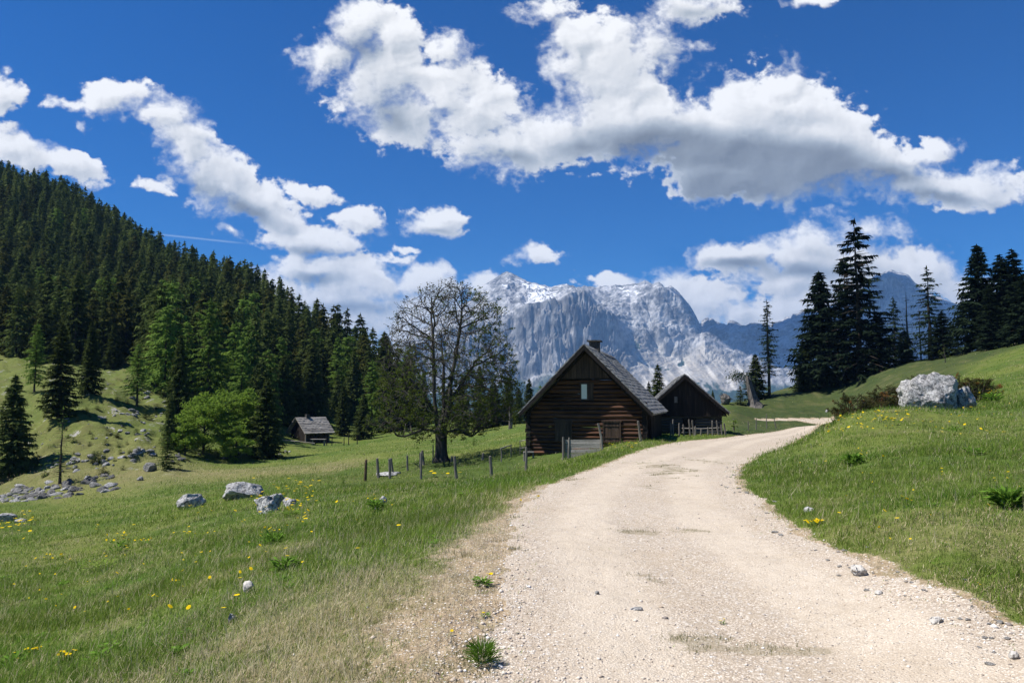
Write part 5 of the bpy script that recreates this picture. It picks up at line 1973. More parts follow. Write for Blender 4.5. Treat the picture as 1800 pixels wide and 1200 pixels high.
MB0 = GY(775, 811)
Dm = MB0.y
MG = MB0.z


def env_maple(rs, n):
    # photo-shaped envelope: half width by height fraction (crown y 500..800)
    out = []
    prof = [(0.02, .55), (.08, .95), (.16, 1.0), (.30, .98), (.42, .93), (.55, .93), (.66, .90), (.76, .78), (.86, .66), (.94, .42), (1.0, .12)]
    pa = np.array(prof)
    H = 12.3
    while len(out) < n:
        z = rs.uniform(1.6, H)
        q = (z - 1.6) / (H - 1.6)
        w_ = np.interp(q, pa[:, 0], pa[:, 1]) * 5.05
        a = rs.uniform(0, 6.28)
        rr = w_ * math.sqrt(rs.uniform(.0, 1))
        if rr < w_ * .45 and rs.rand() < .45:
            continue
        x, y = math.cos(a) * rr, math.sin(a) * rr
        cx = .45 if q > .12 else -.3
        n3 = vnoise(np.array([x * .55]), np.array([y * .55]), np.array([z * .55]), seed=7)[0]
        if n3 < -.28:
            continue
        out.append((x + cx, y, z))
    return np.array(out)


seeds = [((0, 0, 0), -1), ((0, 0, .5), 0), ((.02, 0, 1.0), 1), ((-.02, 0, 1.5), 2), ((-.05, 0, 2.0), 3),
         ((-.25, 0, 2.5), 4), ((-.35, .05, 3.1), 5), ((-.42, .05, 3.8), 6), ((-.50, 0, 4.6), 7), ((-.52, 0, 5.5), 8), ((-.55, 0, 6.5), 9), ((-.6, 0, 7.5), 10), ((-.62, 0, 8.4), 11), ((-.66, 0, 9.2), 12),
         ((.25, -.05, 2.5), 4), ((.42, -.1, 3.2), 14), ((.55, -.1, 4.0), 15), ((.62, -.1, 5.0), 16), ((.72, -.1, 6.0), 17), ((.95, -.1, 7.0), 18), ((1.1, -.1, 8.0), 19), ((1.25, -.1, 9.2), 20),
         ((.9, .1, 4.6), 16), ((1.35, .1, 5.3), 22), ((1.8, .1, 6.0), 23), ((2.2, .1, 6.6), 24),
         ((.1, .4, 2.8), 4), ((.1, .9, 3.6), 26), ((0, 1.3, 4.6), 27), ((0, 1.5, 5.6), 28), ((.0, 1.6, 6.8), 29),
         ((-.9, -.3, 4.2), 6), ((-1.5, -.4, 4.9), 31), ((-2.0, -.4, 5.6), 32),
         ((-.6, -.1, 2.15), 4), ((-1.2, -.2, 2.25), 34), ((-1.8, -.2, 2.0), 35), ((-2.5, -.2, 1.75), 36), ((-3.0, -.2, 1.8), 37),
         ((.6, .1, 2.1), 4), ((1.2, .1, 2.2), 39), ((1.7, .1, 1.9), 40), ((2.1, .1, 1.75), 41)]
Pm_, par_ = grow_tree(9, seeds, env_maple, 3400, step=.28, kill=.40, infl=4.0, iters=110)
# fine twigs on every thin shoot
rs = np.random.RandomState(19)
kids_ = np.bincount(par_[par_ >= 0], minlength=len(Pm_))
np_, pp_ = [], []
cnt = len(Pm_)
for i in range(len(seeds), len(Pm_)):
    d0 = Pm_[i] - Pm_[par_[i]]
    for j in range(3 if kids_[i] == 0 else (1 if rs.rand() < .75 else 0)):
        p = Pm_[i]
        q = i
        v = d0 / (np.linalg.norm(d0) + 1e-9) + rs.normal(0, .55, 3) + np.array([0, 0, .10])
        v /= np.linalg.norm(v)
        for s_ in range(rs.randint(2, 4)):
            p = p + v * rs.uniform(.16, .30)
            v = v + rs.normal(0, .18, 3) + np.array([0, 0, .06])
            v /= np.linalg.norm(v)
            np_.append(p)
            pp_.append(q)
            q = cnt
            cnt += 1
Pm_ = np.concatenate([Pm_, np.array(np_)])
par_ = np.concatenate([par_, np.array(pp_)])
print("maple nodes", len(Pm_))
Vv, Fv, tips, rr_ = branch_mesh(Pm_, par_, .0095, 2.45, .42)
root = empty("maple_tree", (MB0.x, MB0.y, MB0.z - .05))
tag(root, "old spreading maple with mostly bare twigs in the meadow left of the cabin", "maple")
# trunk with root flare
tb_ = MB()
rn = random.Random(5)
k = 14
prev = None
for (z, r_, cx) in ((-.3, .80, 0.02), (0, .66, .02), (.25, .50, .02), (.7, .42, .01), (1.3, .39, -.01), (1.9, .41, -.02), (2.25, .40, -.02), (2.6, .22, -.02)):
    ring = []
    for j in range(k):
        a = 6.283 * j / k
        f = 1 + .16 * math.sin(a * 5 + z * .5) * (1.3 if z < .5 else .6) + rn.uniform(-.04, .04)
        tb_.v.append(Vector((cx + math.cos(a) * r_ * f, math.sin(a) * r_ * f, z)))
        ring.append(len(tb_.v) - 1)
    if prev:
        for j in range(k):
            j2 = (j + 1) % k
            tb_.f.append((prev[j], prev[j2], ring[j2], ring[j]))
    prev = ring
tb_.f.append(tuple(prev))
tb_.build("trunk", M_BARKM, root, sm=True)
link("branches", np_mesh("branches", Vv, Fv, smooth_shade=True), M_BARKM, root)
rs = np.random.RandomState(3)
T, ti = [], []
Tb, tib = [], []
for i in tips:
    p = Pm_[i]
    q = p[2] / 13.0
    lowl = p[2] < 6.5
    if rs.rand() < (.85 if lowl else .5) or (p[2] > 4 and rs.rand() < .25):
        nn_ = rs.randint(7, 17) if (lowl or p[0] > 2.0) else rs.randint(2, 8)
        tk = leaf_cloud(rs, p, (.20, .20, .15), nn_, .105, 0)
        if q > .62 and p[0] < 2 and rs.rand() < .6:
            Tb.append(tk)
            tib.append(rs.rand(nn_))
        else:
            T.append(tk)
            ti.append(np.clip(.2 + .8 * rs.rand(nn_), 0, 1))
link("leaves", tris_to_mesh("leaves", np.concatenate(T), np.concatenate(ti)), ML_MAP, root)
link("blossom", tris_to_mesh("blossom", np.concatenate(Tb), np.concatenate(tib)), ML_MAPB, root)
# ---------------------------------------------------------------- the forest on the left hill
FAR = []
for i in range(4):
    T, ti = conifer_crown(600 + i, 10, [2.6, 2.2, 2.9, 2.0][i], whorls=19, per=7, sprigs=5, droop=.5, ragged=.3, sw=.72, hang=.45, z0=.08)
    FAR.append((T, ti))
FARL = []
for i in range(2):
    T, ti = conifer_crown(620 + i, 10, 2.5, whorls=16, per=7, sprigs=6, droop=.2, up=-.3, ragged=.35, sw=.6, hang=.5, z0=.15, prof=.6)
    FARL.append((T, ti))


def single_tree_mesh(T, ti, leaf, h=10, seed=0):
    mb = trunk_mb(h, .15, (), seed, .9)
    tv = np.array([list(v) for v in mb.v])
    quads = [f for f in mb.f if len(f) == 4]
    tt = np.array([[f[0], f[1], f[2]] for f in quads] + [[f[0], f[2], f[3]] for f in quads])
    n = len(T)
    Vv = np.concatenate([T.reshape(-1, 3), tv])
    Ff = np.concatenate([np.arange(3 * n).reshape(n, 3), tt + 3 * n])
    me = np_mesh("spruce", Vv, Ff, attrs={"tint": np.concatenate([np.repeat(ti, 3), np.zeros(len(tv))])}, midx=np.concatenate([np.zeros(n), np.ones(len(tt))]))
    me.materials.append(leaf)
    me.materials.append(M_BARK)
    return me


FME = [single_tree_mesh(T, ti, ML_SPR, seed=i) for i, (T, ti) in enumerate(FAR)]
ML_SPW = leaf_mat("olive_spruce_needles", (0.050, 0.062, 0.018), (0.165, 0.170, 0.045), 0.28, 0.5)
FMW = [single_tree_mesh(*FAR[i], ML_SPW, seed=i) for i in (0, 2)]
FML = [single_tree_mesh(T, ti, ML_LAR, seed=i) for i, (T, ti) in enumerate(FARL)]
DMIN = [(-150, 120), (0, 126), (60, 122), (120, 124), (180, 128), (235, 120), (262, 108), (300, 94), (345, 112), (420, 100), (455, 92), (480, 112), (520, 134), (560, 138), (600, 138), (625, 140), (665, 140), (705, 146), (730, 150)]
DMAX = [(-150, 470), (0, 450), (150, 410), (300, 345), (430, 290), (520, 255), (600, 215), (660, 190), (730, 170)]
rs = np.random.RandomState(11)
cand = []
sp_ = 4.6
for iy in range(int(60 / sp_), int(480 / sp_)):
    for ix in range(int(-380 / sp_), int(20 / sp_)):
        x = (ix + rs.uniform(-.42, .42)) * sp_
        y = (iy + rs.uniform(-.42, .42)) * sp_
        px = 900 + x / y * FPX
        if px < -110 or px > 728:
            continue
        if y < np.interp(px, [a for a, _ in DMIN], [b for _, b in DMIN]) + rs.uniform(-3, 6) or y > np.interp(px, [a for a, _ in DMAX], [b for _, b in DMAX]):
            continue
        cand.append((x, y, px))
cand = np.array(cand)
zz_ = ground_h(cand[:, 0], cand[:, 1])
# keep those that can be seen: the top stands above the trees in front (per column horizon test)
hts = rs.uniform(7.5, 16.5, len(cand)) * np.where(cand[:, 1] > 250, .95, 1)
order = np.argsort(cand[:, 1])
bins = np.full(1000, -9.0)
kept = []
for i in order:
    x, y, px = cand[i]
    top = (zz_[i] + hts[i] - EYE) / y
    b0 = int(px + 120)
    hw = max(2, int(1.1 / y * FPX))
    sl = bins[max(b0 - hw, 0):b0 + hw + 1]
    if len(sl) == 0:
        continue
    vis = (top - sl.mean()) * y / hts[i]
    if vis < 0.07:
        continue
    kept.append((i, vis))
    hw2 = max(1, int(.8 / y * FPX))
    mid_ = (zz_[i] + hts[i] * .62 - EYE) / y
    bins[max(b0 - hw2, 0):b0 + hw2 + 1] = np.maximum(bins[max(b0 - hw2, 0):b0 + hw2 + 1], mid_)
print("forest trees", len(cand), "seen", len(kept))
score = sorted(kept, key=lambda kv: -min(kv[1], 1.0) * hts[kv[0]] / cand[kv[0]][1])
solo = set(k[0] for k in score[:285] if cand[k[0]][2] > -25)
LG = "dark spruces of the closed forest on the left hillside"
LGL = "light green larches scattered in the hillside forest"
rest_T, rest_t = [], []
for i, vis in kept:
    x, y, px = cand[i]
    isl = rs.rand() < (.22 if y < 175 else (.08 if y < 230 else .03))
    s = hts[i] / 10
    w_ = s * rs.uniform(.8, 1.1)
    a = rs.uniform(0, 6.28)
    z = zz_[i] - .3
    if i in solo:
        me = FML[rs.randint(2)] if isl else (FMW[rs.randint(2)] if rs.rand() < .22 else FME[rs.randint(4)])
        o = bpy.data.objects.new("larch_tree" if isl else "spruce_tree", me)
        COL.objects.link(o)
        o.location = (x, y, z)
        o.rotation_euler = (0, 0, a)
        o.scale = (w_, w_, s)
        if isl:
            tag(o, "light green larch growing among the dark spruces of the hillside forest", "larch", LGL)
        else:
            tag(o, "dark spruce in the closed forest on the left hillside", "spruce", LG)
    else:
        T, ti = FAR[rs.randint(4)]
        if y > 230:
            kk = rs.rand(len(T)) < .62
            T, ti = T[kk], ti[kk]
            grow = 1.22
        else:
            grow = 1.0
        c, sn = math.cos(a), math.sin(a)
        Rm = np.array([[c, sn, 0], [-sn, c, 0], [0, 0, 1]])
        V_ = (T.reshape(-1, 3) @ Rm)
        if grow != 1:
            V_ = V_.reshape(-1, 3, 3)
            cen = V_.mean(1, keepdims=True)
            V_ = (cen + (V_ - cen) * grow).reshape(-1, 3)
        V_ = V_ * np.array([w_, w_, s]) + np.array([x, y, z])
        rest_T.append(V_.reshape(-1, 3, 3).astype(np.float32))
        rest_t.append(np.clip(ti * rs.uniform(.6, 1.5) + rs.uniform(-.15, .35), 0, 1.3).astype(np.float32))
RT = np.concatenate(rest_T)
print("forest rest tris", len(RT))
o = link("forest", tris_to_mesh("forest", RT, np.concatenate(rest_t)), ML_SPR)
tag(o, "far off dark conifer forest covering the left hill", kind='stuff')

# a few bushes and saplings on the open slope
BG = "small dark juniper tufts on the rocky left slope"
T, ti = conifer_crown(650, 10, 6.5, whorls=9, per=9, sprigs=8, droop=.05, ragged=.4, sw=.35, z0=.02, prof=.5, hang=.1)
me_bush = single_tree_mesh(T, ti, ML_SPR, seed=4)
me_bush.name = "bush"
for i, (px, py, hp) in enumerate([(172, 812, 20), (158, 784, 9), (165, 802, 8), (180, 832, 14), (78, 838, 12), (208, 786, 6), (223, 783, 6), (230, 805, 12), (242, 800, 10), (255, 735, 16), (266, 738, 14), (240, 765, 12),
                                  (205, 770, 9), (194, 768, 8), (145, 730, 8), (60, 818, 9), (285, 700, 14), (275, 722, 10), (308, 760, 16), (382, 806, 12), (412, 800, 16), (505, 800, 6), (120, 772, 6), (215, 752, 6), (330, 812, 6)] + [(rs.uniform(60, 320), rs.uniform(660, 835), rs.uniform(4, 10)) for _ in range(75)]):
    g = GY(px, py)
    h = hp / FPX * g.y
    o = bpy.data.objects.new("juniper_tuft", me_bush)
    COL.objects.link(o)
    o.location = g - Vector((0, 0, .05 * h))
    s = h / 10
    w_ = s * rs.uniform(.9, 1.5)
    o.scale = (w_, w_, s)
    o.rotation_euler = (0, 0, px)
    tag(o, "small dark green juniper tuft on the rocky left hillside", "bush", BG)
for px, py, hp, wp, lab in [(833, 782, 13, 15, "small round yellow green bush between maple and cabin"), (603, 852, 14, 12, "dark leafy spurge bush with yellow top in the middle meadow")]:
    g = GY(px, py)
    h = hp / FPX * g.y
    o = bpy.data.objects.new("round_bush", me_bush.copy())
    o.data.materials[0] = ML_LAR
    COL.objects.link(o)
    o.location = g
    w_ = wp / 2 / FPX * g.y / 6.5
    o.scale = (w_, w_, h / 10)
    tag(o, lab, "bush")
# ---------------------------------------------------------------- boulders and stones
def rock(px, py, wpx, hpx, label, seed, m=None, name="boulder", D=None, depth=1.0, sub=4, rough=.3, group=None, sink=.25, rz=None, facets=6, cat="boulder"):
    g = GY(px, py) if D is None else G(px, D)
    w_ = wpx / FPX * g.y
    h_ = hpx / FPX * g.y
    me = rock_mesh(name, seed, w_ / 2 * 1.12, w_ / 2 * depth, h_ * (1 + sink) / 2 * 1.25, sub, rough, facets)
    o = link(name, me, m or M_LIME)
    o.location = (g.x, g.y + w_ * .25 * depth, g.z + h_ * (1 - sink) / 2 * .95)
    o.rotation_euler = (0, 0, rz if rz is not None else (seed * 1.7) % 6.28 * .15)
    tag(o, label, cat, group)
    return o


rock(1653, 727, 106, 60, "large pitted white limestone boulder on the right bank", 700, D=30, m=M_BOULD, sub=6, rough=.36, facets=9, depth=.75, rz=.1)
rock(1698, 718, 46, 42, "smaller grey rock pressed against the large boulder's right end", 701, D=30.6, sub=5, rough=.3, depth=.9, m=M_BOULD)
rock(328, 894, 46, 24, "rounded pale boulder, leftmost of the four in the left meadow", 702, sub=5, rough=.26)
rock(422, 877, 60, 26, "broad flat topped white boulder, farthest of the four in the left meadow", 703, sub=5, rough=.24, facets=8)
rock(468, 902, 44, 30, "jagged cleft boulder in front of the small one in the left meadow", 704, sub=5, rough=.4)
rock(506, 889, 22, 13, "small pointed rock right of the jagged boulder", 705, sub=4, rough=.35)
rock(2, 917, 34, 12, "low pale rock cut by the left picture edge", 706, sub=4)
rock(33, 918, 18, 5, "tiny flat white stone beside the rock at the left edge", 707, sub=3)
rock(672, 886, 14, 11, "small white stone beside the yellow flowered plant in the meadow", 708, sub=4)
rock(662, 897, 8, 5, "tiny pale stone below the small white one in the meadow", 711, sub=3, cat="stone", name="stone")
rock(676, 838, 30, 6, "flat white rock slab lying among the meadow posts", 709, sub=4, depth=1.5, rough=.2)
rock(697, 833, 14, 4, "narrow end piece of the white slab among the meadow posts", 710, sub=3, rough=.2)
rock(261, 829, 21, 13, "lone grey rock at the lower edge of the left slope", 712, m=M_LIMED, sub=4)
rock(245, 846, 12, 6, "small rubble stone below the lone grey rock", 713, m=M_LIMED, sub=3)
rock(433, 1041, 18, 15, "fist sized white stone in the near left grass", 714, name="stone", cat="stone", sub=4, m=M_PEB)
rock(406, 1094, 14, 12, "small grey stone in the dry grass of the near left verge", 715, name="stone", cat="stone", sub=4)
rock(1512, 1014, 26, 17, "rough grey stone at the right road edge under the grass", 716, name="stone", cat="stone", sub=5, rough=.4, m=M_PEB)
rock(1784, 1158, 16, 11, "white stone at the road edge in the lower right corner", 717, name="stone", cat="stone", sub=4, m=M_PEB)
rock(1648, 1098, 26, 9, "long flat pale stone bedded in the right road edge", 718, name="stone", cat="stone", sub=4, m=M_PEB, depth=.6)
rock(1545, 1046, 20, 5, "flat whitish stone in the right wheel track", 719, name="stone", cat="stone", sub=3, m=M_PEB, depth=.7)
rock(1424, 901, 18, 10, "pale stone lying in the grass above the right road edge", 720, name="stone", cat="stone", sub=4)
rock(1120, 1072, 22, 4, "flat grey stone lying in the middle of the road", 721, name="stone", cat="stone", sub=3, depth=.6, sink=.5)
rock(1050, 1045, 8, 5, "small dark pebble alone on the left wheel track", 722, name="stone", cat="stone", sub=3, m=M_LIMED)
rock(1452, 681, 6, 4, "small white rock on the smooth right hillside", 723, name="stone", cat="stone", sub=3, D=100)

rs = np.random.RandomState(21)
variants = {}
for vi in range(10):
    me = rock_mesh("rock", 740 + vi, 1, .85, .8, 3, .38, 6)
    me.materials.append(M_LIMED if vi % 2 else M_LIME)
    variants[vi] = me
M_LIMEK = stone_mat("dark_rubble", (0.07, 0.07, 0.068), (0.26, 0.255, 0.24), sc=1.4)
dark_v = []
for vi in range(5):
    me = rock_mesh("rock", 760 + vi, 1, .85, .85, 3, .42, 7)
    me.materials.append(M_LIMEK)
    dark_v.append(me)
QG = "limestone rubble of the outcrop below the left slope"
QL = "grey limestone rock in the rubble outcrop below the left slope"
QD = "dark rock in the bank of stones under the thin larch"
QG2 = "larger blocks of the rubble bank"
GS = "pale stones poking from the left hillside grass"


def scatter_rocks(n, x0, x1, y0, y1, w0, w1, vs, label, group, slope=0.0, flat=.75):
    for i in range(n):
        px = rs.uniform(x0, x1)
        py = rs.uniform(y0, y1) + slope * (px - (x0 + x1) / 2)
        g = GY(px, py)
        w_ = rs.uniform(w0, w1) ** 1.0 / FPX * g.y / 2
        o = bpy.data.objects.new("rock", vs[rs.randint(len(vs))])
        COL.objects.link(o)
        o.location = g + Vector((0, 0, -w_ * flat * .12))
        o.scale = (w_, w_ * rs.uniform(.7, 1.1), w_ * flat * rs.uniform(.7, 1.2))
        o.rotation_euler = (rs.uniform(-.3, .3), rs.uniform(-.3, .3), rs.uniform(0, 6.28))
        tag(o, label, "rock", group)


va = list(variants.values())
scatter_rocks(42, 0, 92, 862, 880, 6, 20, va + dark_v, QL, QG, slope=-.12)
scatter_rocks(22, 30, 100, 850, 878, 10, 24, va + dark_v, "bigger grey block in the rubble bank at the far left", QG2, slope=-.1)
scatter_rocks(20, 0, 60, 868, 884, 6, 16, va, QL, QG)
scatter_rocks(30, 90, 205, 842, 872, 9, 27, dark_v + va[:2], QD, "dark rocks of the bank under the thin larch", slope=-.18)
scatter_rocks(44, 95, 270, 798, 824, 6, 20, va, QL, QG, slope=-.12)
scatter_rocks(12, 300, 400, 798, 812, 5, 15, dark_v, "brownish dark rock at the foot of the beeches", "rocks at the foot of the bright beeches", slope=-.04)
scatter_rocks(16, 200, 260, 722, 765, 5, 14, va, "pale stone poking out of the left hillside grass", GS)
scatter_rocks(40, 60, 320, 655, 815, 3, 9, va, "pale stone poking out of the left hillside grass", GS)
scatter_rocks(14, 225, 300, 680, 740, 6, 16, va, "pale stone poking out of the left hillside grass", GS)
scatter_rocks(6, 480, 510, 792, 802, 5, 9, va, "pale stone below the far hut's paddock", "stones below the far hut")
peb_v = []
for vi in range(4):
    me = rock_mesh("stone", 780 + vi, 1, .85, .7, 3, .3, 7)
    me.materials.append(M_PEB)
    peb_v.append(me)
# small stones along the right road edge
pts = [(1300, 14), (1340, 11), (1400, 8.74), (1500, 7.1), (1640, 5.6), (1800, 4.54)]
for i in range(70):
    D = math.exp(rs.uniform(math.log(4.3), math.log(20)))
    px = np.interp(D, [4.54, 5.6, 7.1, 8.74, 11, 14, 20], [1800, 1640, 1500, 1400, 1345, 1300, 1296])
    x = (px - 900) / FPX * D + rs.normal(-.16, .16)
    s = rs.uniform(.012, .036)
    if D < 6.5:
        s *= .8
    o = bpy.data.objects.new("stone", peb_v[rs.randint(4)])
    COL.objects.link(o)
    o.location = (x, D, gz(x, D) + s * .2)
    o.scale = (s * rs.uniform(.8, 1.5), s, s * .7)
    o.rotation_euler = (0, 0, rs.uniform(0, 6.28))
    tag(o, "loose white limestone chunk along the right road edge", "stone", "loose stones along the right road edge")

# grey stump and root plate on the hill edge
g = G(1322, 104)
h = P(1318, 660, 104).z - g.z
mb = MB()
rn = random.Random(8)
k = 10
prev = None
for z, r_, cx in ((-.4, 1.6, .25), (0, 1.15, .2), (h * .12, .8, .1), (h * .25, .62, .0), (h * .5, .46, -.25), (h * .75, .38, -.5), (h * .92, .28, -.62), (h, .12, -.75)):
    ring = []
    for j in range(k):
        a = 6.283 * j / k
        f = 1 + .25 * math.sin(a * 3 + 1) + rn.uniform(-.22, .22)
        mb.v.append(Vector((cx + math.cos(a) * r_ * f, math.sin(a) * r_ * f, z + (rn.uniform(-.25, .15) if z > h * .8 else 0))))
        ring.append(len(mb.v) - 1)
    if prev:
        for j in range(k):
            mb.f.append((prev[j], prev[(j + 1) % k], ring[(j + 1) % k], ring[j]))
    prev = ring
mb.f.append(tuple(prev))
o = mb.build("tree_stump", M_DEAD)
o.location = g
tag(o, "tall grey weathered stump leaning left beside the gaunt larch", "stump")
root = empty("root_plate", G(1276, 104))
tag(root, "bleached upturned root plate on the crest right of the barn roof", "root plate")
hh = P(1276, 688, 104).z - root.location.z
o = link("stem", rock_mesh("stem", 790, .75, .6, hh * .5, 4, .5, 5), M_DEAD, root)
o.location = (0, 0, hh * .35)
mb = MB()
for j in range(16):
    a = rn.uniform(-.3, 3.4)
    L = rn.uniform(.5, 1.25)
    mb.tube([(0, 0, hh * .4), (math.cos(a) * L * .5, rn.uniform(-.4, .4), hh * .4 + math.sin(a) * L * .6), (math.cos(a) * L * 1.1, rn.uniform(-.5, .5), hh * .4 + math.sin(a) * L * 1.0)], [.09, .06, .02], 5, .1, rn)
mb.build("roots", M_DEAD, root)

# ---------------------------------------------------------------- brown juniper shrubs behind the boulder
def juniper(px0, px1, ytop, ybase, D, label, seed, n=60, brown=True):
    rs_ = np.random.RandomState(seed)
    gx0, gx1 = (px0 - 900) / FPX * D, (px1 - 900) / FPX * D
    cx = (gx0 + gx1) / 2
    root = empty("juniper_shrub", (cx, D, gz(cx, D)))
    tag(root, label, "shrub")
    w_ = (gx1 - gx0) / 2
    top = P(900, ytop, D).z
    T, ti = [], []
    mb = MB()
    for k in range(n):
        ax = rs_.uniform(-1, 1)
        ay = rs_.uniform(-1, 1)
        x, y = ax * w_, ay * w_ * .42
        gz_ = gz(cx + x, D + y) - root.location.z
        hmax = max((top - root.location.z - gz_) * (1 - .45 * ax * ax) * (1 - .4 * ay * ay), .25)
        z = gz_ + hmax * rs_.uniform(.15, .85)
        m_ = 90
        d = rs_.normal(size=3)
        d[2] = abs(d[2]) * .35 + .1
        d[0] = d[0] * 1.4
        d /= np.linalg.norm(d)
        L = rs_.uniform(.35, .75)
        q = rs_.rand(m_)
        c = np.array([x, y, z]) + d * (q * L)[:, None] + rs_.normal(0, .075, (m_, 3)) * (1.3 - q)[:, None]
        a = d + rs_.normal(0, .55, (m_, 3))
        a /= np.linalg.norm(a, axis=1, keepdims=True)
        b = np.cross(a, rs_.normal(size=(m_, 3)))
        b /= np.linalg.norm(b, axis=1, keepdims=True)
        ln = rs_.uniform(.06, .16, m_)
        T.append(np.stack([c - b * .016, c + b * .016, c + a * ln[:, None]], 1))
        ti.append(np.clip(rs_.rand(m_) * .5 + q * .5, 0, 1))
        mb.tube([(x * .6, y * .6, gz_ * .8 - .05), (x, y, z), tuple(np.array([x, y, z]) + d * L)], [.035, .02, .006], 4)
    mb.build("stems", M_BARK, root)
    link("foliage", tris_to_mesh("foliage", np.concatenate(T), np.concatenate(ti)), ML_JUN, root)


juniper(1466, 1540, 684, 722, 36, "low rusty brown juniper at the left tip of the shrub belt", 801, 70)
juniper(1520, 1605, 668, 715, 37, "larger rust and green juniper just left of the boulder", 802, 100)
juniper(1580, 1690, 650, 690, 40, "greenish juniper mound rising behind the boulder", 803, 100)
juniper(1670, 1740, 656, 690, 38, "reddish brown juniper behind the boulder's right end", 804, 60)
# ---------------------------------------------------------------- grass blades
def blade_material(name, trans):
    m, t = mat(name)
    ac = t.new("ShaderNodeAttribute", attribute_name="col").outputs['Color']
    d = t.new("ShaderNodeBsdfDiffuse", {'Color': ac})
    tr = t.new("ShaderNodeBsdfTranslucent", {'Color': ac})
    mx = t.new("ShaderNodeMixShader", {0: trans})
    t.l.new(d.outputs[0], mx.inputs[1])
    t.l.new(tr.outputs[0], mx.inputs[2])
    finish(t, mx.outputs[0])
    return m


M_BLADE = blade_material("grass_blades", 0.38)
rs = np.random.RandomState(77)


def edge_of(x, y):
    return road_sd(x, y) + 0.16 * fbm(x / 0.35, y / 0.35, octv=4, seed=61) + 0.1 * fbm(x / 1.3, y / 1.3, octv=2, seed=62)


